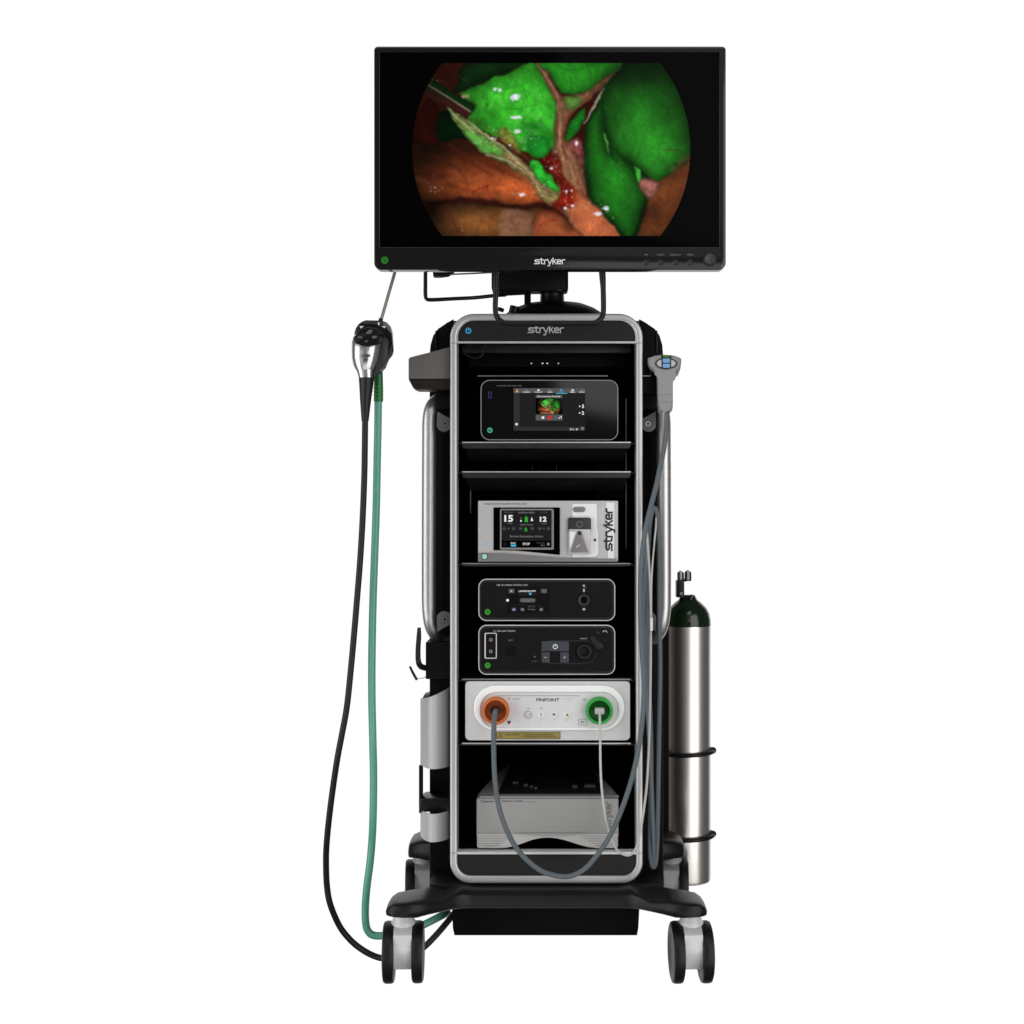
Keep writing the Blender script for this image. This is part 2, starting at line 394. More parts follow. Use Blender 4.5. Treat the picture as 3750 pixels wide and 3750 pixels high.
for x in (1950, 2037):
    rbox('cable_tie', x - 1, 1705, x + 1, 1724, .2, .003, 'rim_grey', cart, 0, 0)
# rear shell columns, wider than the frame
colp = [(1660, 1168), (1636, 1182), (1604, 1203), (1586, 1228), (1576, 1262), (1573, 1300), (1573, 3242), (1660, 3242)]
for sgn in (0, 1):
    prism('rear_column', colp if not sgn else flipx(colp), .14, .36, 'black_plastic', cart, 6)
    g = [(1594, 1212), (1598, 1209), (1598, 1300), (1594, 1300)]
    prism('column_rib', g if not sgn else flipx(g), .135, .006, 'shelf_metal', cart, 0)
    g = [(1622, 1560), (1650, 1560), (1650, 2290), (1622, 2290)]
    prism('column_panel', g if not sgn else flipx(g), .136, .006, 'black_matte', cart, 0)
# side push rails with brackets
rail = [(1648, 1452, .13), (1612, 1458, .12), (1586, 1482, .10), (1574, 1530, .09), (1572, 1640, .09), (1571, 1900, .09), (1570, 2150, .09), (1572, 2240, .09), (1582, 2300, .10), (1606, 2338, .12), (1648, 2350, .13)]
for sgn in (0, 1):
    o = tube('push_rail', rail if not sgn else flipx(rail), [14, 20, 25, 27, 27, 27, 26, 26, 25, 21, 14], 'rail_metal', cart, n=8, seg=28)
    for by, f in ((1552, 1), (2268, -1)):
        pts = [(1650, by - 18 * f), (1601, by - 46 * f), (1599, by)] + [(1626 - 27 * math.cos(a), by + 2 * f + 27 * f * math.sin(a)) for a in [i * math.pi / 16 for i in range(1, 14)]] + [(1650, by + 14 * f)]
        b = prism('rail_bracket', pts if not sgn else flipx(pts), .055, .02, 'bracket_metal', cart, 1.5)
        dial('bolt', 1629 if not sgn else 2 * CX - 1629, by, .05, [(3, .004), (5, 0), (9, 0), (10, .006)], ['print_dark', 'bolt_metal'], b, mi=[0, 1, 1])
    pts = [(1590, 1448), (1650, 1440), (1650, 1500), (1604, 1500)]
    prism('rail_cover', pts if not sgn else flipx(pts), .07, .05, 'black_plastic', cart, 6)
# camera holder tray at the upper left
bm = bmesh.new()
add_prism(bm, [(1496, 1314), (1502, 1308), (1575, 1290), (1647, 1271), (1647, 1387), (1496, 1387)], .03, .10, 2.5)
o = from_bm('side_tray', bm, 'tray_grey', cart)
prism('tray_underside', [(1496, 1388.5), (1647, 1388.5), (1647, 1426), (1526, 1426), (1513, 1421)], .032, .07, 'dark_brown', o, 3)
# hooks and module on the left side
rbox('side_module', 1559, 2352, 1650, 2487, .08, .08, 'black_plastic', cart, 3, 2)
rbox('side_module', 1575, 2489, 1650, 2560, .09, .08, 'black_matte', cart, 3, 2)
tube('cable_hook', [(1535, 2298, .06), (1534, 2330, .06), (1531, 2380, .06), (1532, 2420, .06), (1541, 2440, .07), (1562, 2447, .09)], [6, 9, 9.5, 10, 11, 11], 'black_satin', cart)
o = tube('cable_hook', [(1501, 2440, .05), (1510, 2460, .05), (1527, 2490, .05)], [4, 5, 5], 'black_satin', cart)
tube('hook_wire', [(1525, 2486, .05), (1545, 2484, .07), (1562, 2478, .10)], 1.6, 'print_white', o, seg=8)
# document bin
def curved(name, x0, x1, yt0, yt1, yb, m, parent, th=.006):
    n = 18; V = []; F = []
    for i in range(n + 1):
        t = i / n; x = x0 + (x1 - x0) * t
        yy = .16 - .12 * math.sin(math.pi * min(1, .06 + t * .94)) ** .55 if t < .5 else .04 + .045 * ((t - .5) / .5) ** 1.8
        for off in (0, th):
            for py in (yt0 + (yt1 - yt0) * t, yb): 
                p = P(x, py, .06); p.y = yy + off; V.append(p)
    for i in range(n):
        a = i * 4; b = a + 4
        F += [(a, b, b + 1, a + 1), (a + 2, a + 3, b + 3, b + 2), (a, a + 2, b + 2, b), (a + 1, b + 1, b + 3, a + 3)]
    F += [(0, 1, 3, 2), (n * 4, n * 4 + 2, n * 4 + 3, n * 4 + 1)]
    return mesh_obj(name, V, F, m, parent, ang=50)
b1 = curved('document_bin', 1532, 1650, 2568, 2519, 2811, 'bin_silver', cart)
curved('bin_band', 1532, 1650, 2975, 2975, 3077, 'bin_silver', b1)
rbox('bin_post', 1534, 2806, 1547, 2978, .10, .02, 'black_plastic', b1, 0, 2)
prism('bin_floor', [(1540, 2930), (1550, 2924), (1650, 2922), (1650, 2974), (1534, 2974)], .075, .08, 'black_satin', b1, 4)
prism('bin_liner', [(1546, 2558), (1552, 2546), (1575, 2540), (1650, 2516), (1650, 2580), (1546, 2590)], .15, .05, 'bracket_metal', b1, 2)
# holder of the hand piece on the right
rbox('handpiece_holder', 2352, 1290, 2424, 1440, .03, .1, 'black_plastic', cart, 8, 3)
rbox('holder_trim', 2354, 1375, 2384, 1378, .026, .01, 'edge_metal', cart, 0, 0)
rbox('holder_trim', 2382, 1350, 2385, 1378, .024, .01, 'bracket_metal', cart, 0, 0)
# top dome and arm
def ell(cx, cy, rx, ry, n=24, a0=180, a1=360): return [(cx + rx * math.cos(math.radians(a0 + (a1 - a0) * i / n)), cy + ry * math.sin(math.radians(a0 + (a1 - a0) * i / n))) for i in range(n + 1)]
lathe('arm_base', 2030, .25, [(185, 1165), (176, 1150), (150, 1133), (112, 1118), (60, 1112), (1, 1111)], 'black_plastic', cart)
tube('arm_knob', [(1832, 1140, .2), (1836, 1128, .2)], 12, 'black_satin', cart)
tube('arm_knob', [(1880, 1145, .16), (1886, 1122, .16)], 18, 'black_satin', cart)
rbox('arm_link', 1920, 1060, 1944, 1116, .2, .02, 'black_plastic', cart, 3, 2)
lathe('arm_post', 2022, .22, [(47, 1118), (45, 1112), (43, 1072), (46, 1066)], 'black_satin', cart)
prism('monitor_arm', rr(1800, 940, 2081, 1067, 12, 6, 12), .17, .045, 'black_satin', cart, 14)
prism('arm_cover', [(1830, 1062), (1925, 1060), (1930, 1074), (1925, 1075), (1830, 1080)], .165, .02, 'black_plastic', cart, 3)
tube('arm_handle', [(1558, 985, .05), (1558, 1040, .05), (1558, 1078, .05), (1562, 1094, .05), (1580, 1098, .05), (1660, 1094, .05), (1740, 1090, .06), (1815, 1082, .08), (1850, 1080, .12)], [7, 7.5, 7.5, 7, 7.5, 7, 7, 7, 7], 'black_satin', cart, seg=10)
prism('arm_clamp', [(1572, 950), (1680, 950), (1660, 992), (1640, 1006), (1610, 1010), (1586, 1010), (1584, 985), (1572, 985)], .05, .03, 'black_plastic', cart, 3)
tube('arm_rod', [(1640, 1005, .06), (1740, 1001, .07), (1830, 996, .1)], 3, 'tray_grey', cart, seg=8)
d = Decal(.0985); d.rect(2040, 1060, 2059, 1066, 'print_dim'); d.build('arm_label', cart)

# wheeled base
def loft_x(name, st, m, parent, seg=20, e=.42):
    """stations: (px, top py, bottom py, y front, y back) -> superellipse sections"""
    V = []; F = []; n = len(st)
    for px, t, b, ya, yb in st:
        wgt = min(1, max(0, (1680 - (px if px < CX else 2 * CX - px)) / 60)) if name == 'wheeled_base' else 0
        x = P(px, 0, ya).x; zt = P(0, t, ya + .85 * wgt * (yb - ya)).z; zb = P(0, b, ya).z
        for s in range(seg):
            a = 2 * math.pi * s / seg; c, q = math.cos(a), math.sin(a)
            V.append(Vector((x, (ya + yb) / 2 + (yb - ya) / 2 * math.copysign(abs(c) ** e, c), (zt + zb) / 2 + (zt - zb) / 2 * math.copysign(abs(q) ** e, q))))
    for i in range(n - 1):
        for s in range(seg): F.append((i * seg + s, i * seg + (s + 1) % seg, (i + 1) * seg + (s + 1) % seg, (i + 1) * seg + s))
    F += [tuple(range(seg)), tuple((n - 1) * seg + s for s in range(seg))]
    return mesh_obj(name, V, F, m, parent, ang=40)
half = [(1412, 3322, 3338, -.115, -.075), (1414, 3300, 3355, -.125, -.055), (1422, 3282, 3361, -.135, -.04), (1440, 3268, 3367, -.14, -.03), (1480, 3260, 3371, -.145, -.02), (1525, 3254, 3370, -.14, -.01),
        (1570, 3246, 3358, -.12, .02), (1620, 3246, 3346, -.095, .05), (1660, 3254, 3340, -.075, .09), (1690, 3263, 3337, -.062, .10), (1730, 3267, 3336, -.056, .10)]
full = half + [(2 * CX - a, b, c, d_, e_) for a, b, c, d_, e_ in half[::-1]]
base = loft_x('wheeled_base', full, 'black_base', cart)
rh = [(1494, 3118, 3130, .42, .48), (1496, 3095, 3146, .40, .50), (1503, 3087, 3148, .39, .51), (1530, 3080, 3152, .38, .52), (1580, 3075, 3165, .36, .52), (1700, 3070, 3170, .36, .52)]
loft_x('rear_leg', rh + [(2 * CX - a, b, c, d_, e_) for a, b, c, d_, e_ in rh[::-1]], 'black_base', base)
prism('base_deck', [(1572, 3238), (1660, 3238), (2342, 3238), (2430, 3238), (2420, 3300), (1582, 3300)], .01, .42, 'black_base', base, 3)
prism('battery_box', [(1655, 3325), (2342, 3325), (2338, 3400), (2333, 3426), (1664, 3426), (1658, 3400)], .04, .34, 'black_matte', cart, 3)
d = Decal(-.15)
def caster(px, wb, y, yaw, dim=False):
    """px centre, wheel bottom py, depth"""
    s = 1.0; c = P(px, wb, y); R = .0655; cz = c.z + R
    rot = Matrix.Rotation(yaw, 3, 'Z')
    o = Vector((c.x, y, 0))
    def W(v): return o + rot @ (Vector(v) - Vector((0, 0, 0)))
    # fork: shell between the wheels + swivel neck
    V = []; F = []
    prof = [(-.045, -.003), (-.050, .02), (-.044, .048), (-.026, .060), (0, .062), (.024, .058), (.036, .040), (.032, .01), (.018, -.018), (-.006, -.030), (-.032, -.028)]
    n = len(prof); hw = .0195
    for sx_ in (-hw, hw):
        for a, b in prof: V.append(W((sx_, a, cz + b)))
    for i in range(n): F.append((i, (i + 1) % n, n + (i + 1) % n, n + i))
    F += [tuple(range(n)), tuple(range(n, 2 * n))[::-1]]
    b0 = len(V)
    lv, lf = lathe_v(0, 0, [(.027, cz + .052), (.028, cz + .064), (.024, cz + .070), (.021, cz + .082), (.021, cz + .096)], 24)
    V += [W(v) for v in lv]; F += [tuple(b0 + i for i in f) for f in lf]
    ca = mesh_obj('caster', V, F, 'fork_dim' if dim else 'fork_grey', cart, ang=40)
    for sg in (-1, 1):
        V = []; F = []; I = []; seg = 48
        prof = [(.001, .011), (.030, .011), (.040, .009), (.050, .0125), (.058, .0125), (.0635, .0105), (.0655, .005), (.0655, -.005), (.0635, -.0105), (.058, -.0125), (.050, -.0125), (.040, -.009), (.001, -.009)]
        for r, a in prof:
            for q in range(seg):
                t = 2 * math.pi * q / seg; V.append(W((sg * .031 + a, r * math.cos(t), cz + r * math.sin(t))))
        for i in range(len(prof) - 1):
            for q in range(seg):
                F.append((i * seg + q, i * seg + (q + 1) % seg, (i + 1) * seg + (q + 1) % seg, (i + 1) * seg + q)); I.append(1 if i in (0, 11) else 0)
        mesh_obj('wheel', V, F, ['rubber', 'hub_grey'], ca, mi=I, ang=40)
    return ca
caster(1478, 3597, -.06, math.radians(2.5))
caster(2530, 3597, -.06, math.radians(2.5))
yr = .50; wbr = CY + (3597 - CY) * k(-.06) / k(yr)
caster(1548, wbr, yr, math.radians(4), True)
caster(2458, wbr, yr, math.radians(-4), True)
# gas cylinder clamps
def ringtube(name, cx, y, py, r, tr, m, parent, tilt=0, a0=0, a1=360):
    c = P(cx, py, y); pts = []
    for i in range(49):
        a = math.radians(a0 + (a1 - a0) * i / 48); pts.append(c + Vector((r * k(y) * math.cos(a), r * k(y) * math.sin(a), tilt * r * k(y) * math.cos(a))))
    V, F = sweep(pts, [tr * k(y)] * len(pts), 12); return V, F
CYX, CYY, CR = 2519, .60, 84
for py in (2752, 3058):
    V, F = ringtube('', CYX + 2, CYY, py, CR + 8, 7.5, '', None, tilt=.05, a0=-180, a1=180)
    b = len(V); w = [P(CYX + CR + q_, py - 4, CYY - .01) for q_ in (-2, 4, 10, 16, 20)]
    V2, F2 = sweep(w, [q_ * k(CYY) for q_ in (9, 12, 12.5, 10, 4)], 12); V += V2; F += [tuple(b + i for i in f) for f in F2]
    b = len(V); w = [P(CYX - CR - 60, py + 4, CYY - .03), P(CYX - CR + 6, py + 4, CYY - .03)]
    V2, F2 = sweep(w, [8 * k(CYY)] * 2, 12); V += V2; F += [tuple(b + i for i in f) for f in F2]
    mesh_obj('cylinder_clamp', V, F, 'black_base', cart, ang=50)
rbox('cylinder_mount', 2400, 2240, 2450, 3240, .49, .03, 'black_matte', cart, 0, 2)

# ------------------------------------------------------------------ gas cylinder
tank = thing('gas_cylinder', 'steel gas cylinder with dark green shoulder strapped to the side of the cart', 'gas cylinder', P(CYX, 3230, CYY))
lathe('body', CYX, CYY, [(60, 3229), (74, 3226), (82, 3220), (CR, 3210), (CR, 2700), (CR, 2291)], 'steel', tank, 72)
lathe('shoulder', CYX, CYY, [(CR - .3, 2291), (CR, 2289), (CR - 1, 2268), (CR - 6, 2245), (CR - 16, 2226), (CR - 34, 2208), (CR - 50, 2196), (28, 2184), (24, 2178), (1, 2178)], 'tank_green', tank, 72)
tube('base_knob', [(2500, 3232, CYY), (2545, 3232, CYY), (2560, 3226, CYY)], [7, 10, 8], 'black_plastic', tank)
v = rbox('valve', 2477, 2126, 2506, 2188, CYY - .02, .03, 'black_satin', tank, 3, 2)
tube('port', [(2495, 2174, CYY - .03), (2495, 2174, CYY - .015)], 6, 'bolt_metal', v)
for x0_, x1_, t_, m_ in ((2482, 2505, 2094, 'black_satin'), (2509, 2532, 2092, 'black_satin')):
    o = rbox('valve_prong', x0_, t_, x1_, 2128, CYY - .01, .02, m_, v, 7, 2, rb=1)
    rbox('prong_insert', (x0_ + x1_) / 2 - 4, t_ - 4, (x0_ + x1_) / 2 + 4, 2124, CYY - .013, .02, 'white_cable', o, 3, 1)
rbox('valve_bridge', 2500, 2120, 2515, 2130, CYY - .008, .015, 'black_satin', v, 0, 1)
tube('valve_collar', [(2528, 2196, CYY - .02), (2535, 2178, CYY - .02)], [10, 6], 'tank_green', v)

# ------------------------------------------------------------------ painted picture of the operating field (screen image)
GW, GH = 490, 302
X0, Y0, X1, Y1 = 226.0, 130.0, 1690.0, 1036.0
gx, gy = np.meshgrid(np.linspace(X0, X1, GW), np.linspace(Y0, Y1, GH))
img = np.zeros((GH, GW, 3))
def vnoise(scale, seed, ax=1.0, ay=1.0):
    rs = np.random.RandomState(seed); G = rs.rand(64, 64)
    u = (gx / scale * ax) % 63; v_ = (gy / scale * ay) % 63
    i = np.floor(u).astype(int); j = np.floor(v_).astype(int); fu = u - i; fv = v_ - j
    fu = fu * fu * (3 - 2 * fu); fv = fv * fv * (3 - 2 * fv)
    return (G[j % 64, i % 64] * (1 - fu) + G[j % 64, (i + 1) % 64] * fu) * (1 - fv) + (G[(j + 1) % 64, i % 64] * (1 - fu) + G[(j + 1) % 64, (i + 1) % 64] * fu) * fv
def fbm(scale, seed, ax=1, ay=1): return vnoise(scale, seed, ax, ay) * .5 + vnoise(scale / 2, seed + 1, ax, ay) * .3 + vnoise(scale / 4, seed + 2, ax, ay) * .2
wx = (fbm(60, 50) - .5) * 26; wy = (fbm(60, 70) - .5) * 26
def smooth(pts, n=6): return [(q.x, q.y) for q in catmull([Vector((a, b, 0)) for a, b in pts], n, True)]
def segdist(X, Y, a, b):
    dx, dy = b[0] - a[0], b[1] - a[1]; t = np.clip(((X - a[0]) * dx + (Y - a[1]) * dy) / (dx * dx + dy * dy + 1e-9), 0, 1)
    return np.hypot(X - a[0] - t * dx, Y - a[1] - t * dy)
def sdf(pts, warp=1.0):
    X = gx + wx * warp; Y = gy + wy * warp; dmin = np.full(gx.shape, 1e9); ins = np.zeros(gx.shape, bool)
    for a, b in zip(pts, pts[1:] + pts[:1]):
        dmin = np.minimum(dmin, segdist(X, Y, a, b))
        if a[1] != b[1]:
            c = ((a[1] > Y) != (b[1] > Y)) & (X < (b[0] - a[0]) * (Y - a[1]) / (b[1] - a[1]) + a[0]); ins ^= c
    return np.where(ins, dmin, -dmin)
def blend(mask, col): 
    global img
    img = img * (1 - mask[..., None]) + col * mask[..., None]
def blob(pts, col, soft=6, ed=.5, ew=30, nz=.25, ns=80, seed=1, grad=(0, 0, 0, 0), warp=1.0, alpha=1.0, ax=1, ay=1):
    d_ = sdf(smooth(pts), warp); m = np.clip(d_ / soft + .5, 0, 1) * alpha
    sh = (1 - ed * np.exp(-np.clip(d_, 0, None) / ew)) * (1 + nz * (fbm(ns, seed, ax, ay) - .5) * 2)
    g = 1 + (gx - grad[0]) / 1000 * grad[2] + (gy - grad[1]) / 1000 * grad[3]
    blend(m, np.clip(sh * g, 0, 3)[..., None] * np.array(col, float))
def stroke(pts, w, col, alpha=.7, soft=4, warp=.8, sm=True):
    q = [(v_.x, v_.y) for v_ in catmull([Vector((a, b, 0)) for a, b in pts], 5)] if sm and len(pts) > 2 else pts
    X = gx + wx * warp; Y = gy + wy * warp; dm = np.full(gx.shape, 1e9)
    for a, b in zip(q[:-1], q[1:]): dm = np.minimum(dm, segdist(X, Y, a, b))
    blend(np.clip((w - dm) / soft + .5, 0, 1) * alpha, np.array(col, float))
def spot(x, y, rx, ry, col, alpha=1.0, rag=.6, seed=3):
    r = np.hypot((gx - x) / rx, (gy - y) / ry) + (fbm(16, seed) - .5) * rag * 2
    blend(np.clip((1 - r) * 3, 0, 1) * alpha, np.array(col, float))
def light(x, y, rx, ry, f):
    global img
    img = img * (1 + f * np.exp(-((gx - x) / rx) ** 2 - ((gy - y) / ry) ** 2))[..., None]
img[:] = (66, 22, 10); img *= (.6 + .5 * fbm(200, 5))[..., None]
blob([(200, 500), (300, 520), (430, 545), (600, 560), (760, 640), (900, 720), (930, 800), (900, 890), (700, 870), (430, 860), (280, 850), (200, 700)], (136, 64, 32), 20, .5, 60, .4, 150, 11, (640, 740, .5, 1.3), ay=2)
light(640, 780, 210, 62, .42); light(300, 620, 110, 130, -.45); light(480, 590, 260, 50, -.35)
stroke([(420, 560), (470, 600), (600, 640), (700, 700)], 12, (80, 28, 14), .45, 20)
stroke([(300, 690), (400, 700), (520, 720), (620, 700)], 10, (95, 35, 18), .4, 20)
blob([(330, 900), (380, 868), (500, 862), (700, 880), (880, 885), (1010, 930), (1120, 1060), (300, 1060)], (128, 78, 38), 10, .65, 45, .25, 120, 21)
blob([(880, 930), (960, 905), (1040, 960), (1130, 1060), (860, 1060)], (158, 82, 48), 10, .5, 30, .3, 70, 22)
blob([(700, 905), (835, 910), (860, 970), (845, 1050), (690, 1050)], (140, 104, 88), 24, .2, 18, .25, 30, 23, alpha=.55, ay=3)
for s_ in ([(250, 740), (360, 760), (480, 735), (560, 745)], [(430, 700), (560, 735), (700, 730), (820, 760)], [(500, 830), (620, 835), (760, 820), (860, 830)]): stroke(s_, 14, (170, 92, 52), .28, 26)
for s_ in ([(260, 600), (380, 640), (470, 690), (520, 760)], [(420, 600), (560, 660), (640, 720)], [(600, 620), (700, 690), (800, 740)], [(380, 720), (450, 780), (560, 800)]): stroke(s_, 7, (64, 22, 12), .35, 16)
stroke([(330, 868), (450, 850), (640, 862), (780, 890), (880, 872), (960, 890)], 13, (38, 12, 10), .85, 16)
light(330, 930, 90, 110, -.6); light(560, 970, 110, 50, .2)
for s_ in ([(380, 890), (440, 950), (470, 1035)], [(620, 770), (630, 820), (660, 860)], [(880, 1030), (930, 960), (1000, 960)], [(540, 860), (560, 800), (630, 770)], [(900, 900), (1010, 930), (1130, 1035)]): stroke(s_, 3, (110, 22, 16), .6, 5)
# right floor tissue
blob([(1440, 850), (1420, 770), (1520, 740), (1620, 650), (1700, 600), (1700, 800), (1580, 1060), (1380, 1060), (1450, 930)], (140, 74, 38), 10, .4, 35, .3, 100, 31, (1550, 800, .4, -.6))
# central pink column
blob([(865, 120), (925, 120), (950, 200), (1010, 290), (1060, 300), (1140, 275), (1250, 190), (1330, 120), (1300, 190), (1230, 260), (1150, 330), (1100, 360), (1050, 430), (1030, 520), (1085, 560), (1130, 700), (1150, 830), (1240, 900), (1340, 1060), (1150, 1060), (1020, 920), (940, 860), (990, 760), (960, 620), (975, 480), (985, 370), (960, 300), (900, 200)], (142, 98, 68), 8, .45, 24, .35, 40, 41, ax=2.2)
blob([(1090, 800), (1160, 830), (1250, 910), (1340, 1060), (1150, 1060), (1050, 930), (1060, 860)], (196, 106, 66), 24, .25, 40, .15, 90, 42)
for s_ in ([(880, 140), (925, 220), (985, 310), (990, 400), (985, 520)], [(900, 140), (950, 220), (1000, 300)], [(1230, 240), (1140, 320), (1060, 400), (1020, 520), (1040, 650)], [(1010, 560), (1060, 680), (1110, 790), (1150, 850)], [(1050, 560), (1090, 640), (1120, 760)]): stroke(s_, 5, (105, 45, 38), .55, 9)
for s_ in ([(890, 140), (940, 215), (992, 300), (990, 380)], [(1010, 420), (1000, 520), (1010, 600)], [(1040, 640), (1080, 740)]): stroke(s_, 3, (198, 165, 140), .6, 6)
# dark cavity greens
blob([(535, 120), (870, 120), (760, 165), (600, 230), (440, 290), (470, 220)], (14, 50, 16), 8, .6, 40, .4, 100, 51)
blob([(380, 380), (470, 400), (520, 480), (570, 545), (470, 530), (390, 548), (345, 490), (350, 420)], (3, 24, 7), 10, .3, 30, .3, 60, 52)
blob([(225, 520), (260, 380), (330, 310), (370, 380), (345, 500), (370, 548), (240, 560)], (58, 14, 8), 18, .4, 40, .3, 80, 53)
# gall bladder
blob([(478, 292), (620, 222), (760, 165), (860, 120), (905, 190), (955, 285), (985, 370), (975, 470), (965, 560), (900, 628), (820, 600), (740, 540), (640, 500), (540, 440), (520, 395), (552, 345)], (54, 172, 42), 10, .42, 26, .26, 50, 61, (760, 350, .5, .2))
light(720, 330, 180, 90, .0); light(850, 400, 110, 90, .08); light(600, 420, 70, 60, -.2); light(860, 190, 60, 60, -.2)
for s_ in ([(560, 400), (640, 380), (740, 375), (850, 350)], [(660, 400), (670, 470), (740, 520)], [(640, 300), (720, 260), (820, 225)], [(900, 200), (915, 300), (960, 380)], [(810, 240), (830, 330), (800, 360), (740, 375)], [(930, 380), (900, 440), (950, 480)], [(760, 480), (840, 450), (900, 460)], [(650, 330), (600, 350), (555, 355)], [(870, 260), (900, 240)], [(700, 230), (760, 250), (810, 240)]): stroke(s_, 2.5, (26, 120, 26), .6, 6)
blob([(790, 440), (860, 425), (930, 470), (950, 530), (860, 540), (800, 500)], (24, 104, 26), 46, .2, 26, .4, 26, 62, alpha=.7)
blob([(830, 530), (880, 505), (935, 520), (952, 575), (925, 622), (870, 625), (835, 590)], (26, 142, 38), 14, .35, 24, .12, 40, 62)
blob([(690, 470), (750, 490), (790, 560), (800, 600), (740, 570), (680, 510)], (140, 130, 55), 16, .3, 20, .4, 20, 63, alpha=.8)
# top middle
blob([(918, 120), (1320, 120), (1235, 205), (1130, 285), (1040, 292), (1000, 262), (950, 190)], (42, 150, 34), 8, .5, 26, .15, 70, 64)
for s_ in ([(1140, 140), (1160, 200), (1155, 270)], [(1080, 150), (1060, 220), (1070, 290)], [(980, 140), (1050, 170), (1140, 150)]): stroke(s_, 3, (24, 95, 24), .5, 6)
blob([(1030, 310), (1090, 305), (1120, 325), (1080, 370), (1045, 370)], (92, 138, 58), 14, .4, 14, .2, 30, 65)
blob([(1034, 540), (1045, 460), (1090, 400), (1132, 368), (1125, 430), (1085, 500)], (28, 128, 32), 6, .5, 16, .15, 40, 66)
for x_, y_, w2 in ((700, 300, 70), (860, 360, 60), (780, 430, 50), (620, 350, 40), (900, 300, 40)):
    blend(.38 * np.exp(-((gx - x_) / w2) ** 2 - ((gy - y_) / (w2 * .6)) ** 2) * (fbm(22, 400 + int(x_)) > .45), np.array((110, 235, 80.)))
# right liver lobes
blob([(1180, 380), (1240, 300), (1300, 560), (1450, 720), (1440, 800), (1330, 700), (1200, 620)], (10, 48, 14), 14, .2, 20, .1, 60, 171)
blob([(1150, 440), (1225, 330), (1240, 470), (1262, 590), (1300, 585), (1390, 690), (1458, 820), (1440, 900), (1392, 1060), (1340, 1060), (1235, 920), (1168, 840), (1132, 700), (1128, 560)], (30, 112, 26), 8, .72, 42, .18, 90, 71)
light(1320, 720, 60, 180, .25); light(1200, 620, 40, 120, .1)
blob([(1236, 250), (1310, 160), (1400, 110), (1560, 110), (1660, 300), (1720, 560), (1680, 640), (1580, 715), (1500, 752), (1430, 700), (1370, 640), (1290, 580), (1245, 480), (1222, 370)], (36, 118, 30), 8, .6, 50, .22, 130, 72, (1450, 450, .15, 1.0))
light(1480, 560, 140, 90, .2); light(1400, 190, 200, 80, -.45)
blob([(1250, 590), (1300, 575), (1380, 660), (1440, 770), (1420, 780), (1340, 640)], (26, 96, 24), 10, .6, 20, .1, 60, 73, alpha=.6)
stroke([(1235, 500), (1250, 560), (1262, 605)], 4, (110, 190, 90), .7, 5)
stroke([(1130, 450), (1180, 360), (1232, 270)], 6, (178, 162, 158), .8, 6); stroke([(1128, 462), (1170, 400)], 4, (10, 16, 10), .8, 5)
stroke([(1135, 700), (1165, 845), (1240, 930), (1340, 1040)], 6, (8, 38, 10), .8, 14)
stroke([(1460, 850), (1445, 905), (1392, 1040)], 8, (6, 26, 8), .8, 14)
stroke([(1262, 600), (1300, 640)], 8, (9, 45, 12), .6, 14)
stroke([(1235, 250), (1225, 360), (1245, 480)], 10, (10, 46, 12), .6, 16)
# hand drawn pinks
blob([(1040, 560), (1090, 520), (1120, 560), (1130, 680), (1100, 640)], (128, 66, 62), 14, .3, 14, .5, 24, 74)
blob([(1415, 750), (1470, 740), (1520, 760), (1490, 830), (1450, 820)], (168, 104, 92), 24, .35, 14, .4, 20, 75)
blob([(1395, 680), (1420, 700), (1425, 750), (1405, 740)], (70, 190, 60), 8, .2, 10, .2, 20, 76)
stroke([(1600, 690), (1650, 640), (1690, 620)], 14, (126, 84, 52), .6, 18); spot(1612, 660, 10, 10, (60, 22, 16), .8)
stroke([(1540, 590), (1620, 585), (1685, 620)], 3, (96, 66, 34), .6, 5); stroke([(1560, 572), (1640, 600)], 2, (96, 76, 34), .5, 5)
# sheath
blob([(413, 366), (500, 418), (640, 510), (760, 600), (850, 672), (905, 740), (1005, 830), (975, 880), (905, 840), (860, 752), (700, 650), (560, 572), (480, 480)], (112, 138, 68), 8, .4, 16, .5, 22, 81, ax=.7, ay=1.6)
blob([(500, 480), (560, 500), (700, 590), (740, 610), (640, 600), (560, 560)], (84, 172, 66), 8, .2, 10, .2, 40, 82, alpha=.8)
blob([(700, 590), (790, 620), (860, 700), (930, 770), (1005, 830), (975, 880), (905, 840), (850, 750), (740, 670)], (150, 124, 80), 20, .3, 16, .5, 16, 181, alpha=.85, ax=.7, ay=1.8)
for s_ in ([(425, 380), (500, 450), (560, 500)], [(520, 430), (640, 525), (700, 560), (770, 630), (860, 720)], [(620, 610), (720, 640), (820, 700), (900, 790)]): stroke(s_, 5, (190, 182, 148), .6, 8)
for s_ in ([(540, 420), (680, 500), (800, 600), (880, 690)], [(700, 600), (800, 680), (880, 770)], [(760, 590), (850, 690), (940, 800)]): stroke(s_, 3, (96, 62, 34), .6, 5)
blob([(846, 640), (880, 645), (940, 710), (992, 775), (990, 808), (930, 765), (870, 720)], (46, 188, 50), 6, .4, 12, .3, 18, 83)
blob([(905, 640), (950, 605), (995, 625), (1020, 715), (1086, 795), (1080, 862), (1020, 900), (950, 872), (1005, 830), (1000, 765), (950, 700)], (112, 22, 13), 18, .3, 14, .8, 13, 84, alpha=.92)
spot(1040, 850, 50, 30, (150, 28, 12), .7); spot(985, 690, 34, 44, (128, 44, 34), .5, .8, 8); spot(1075, 820, 24, 40, (170, 70, 44), .5, .7, 6)
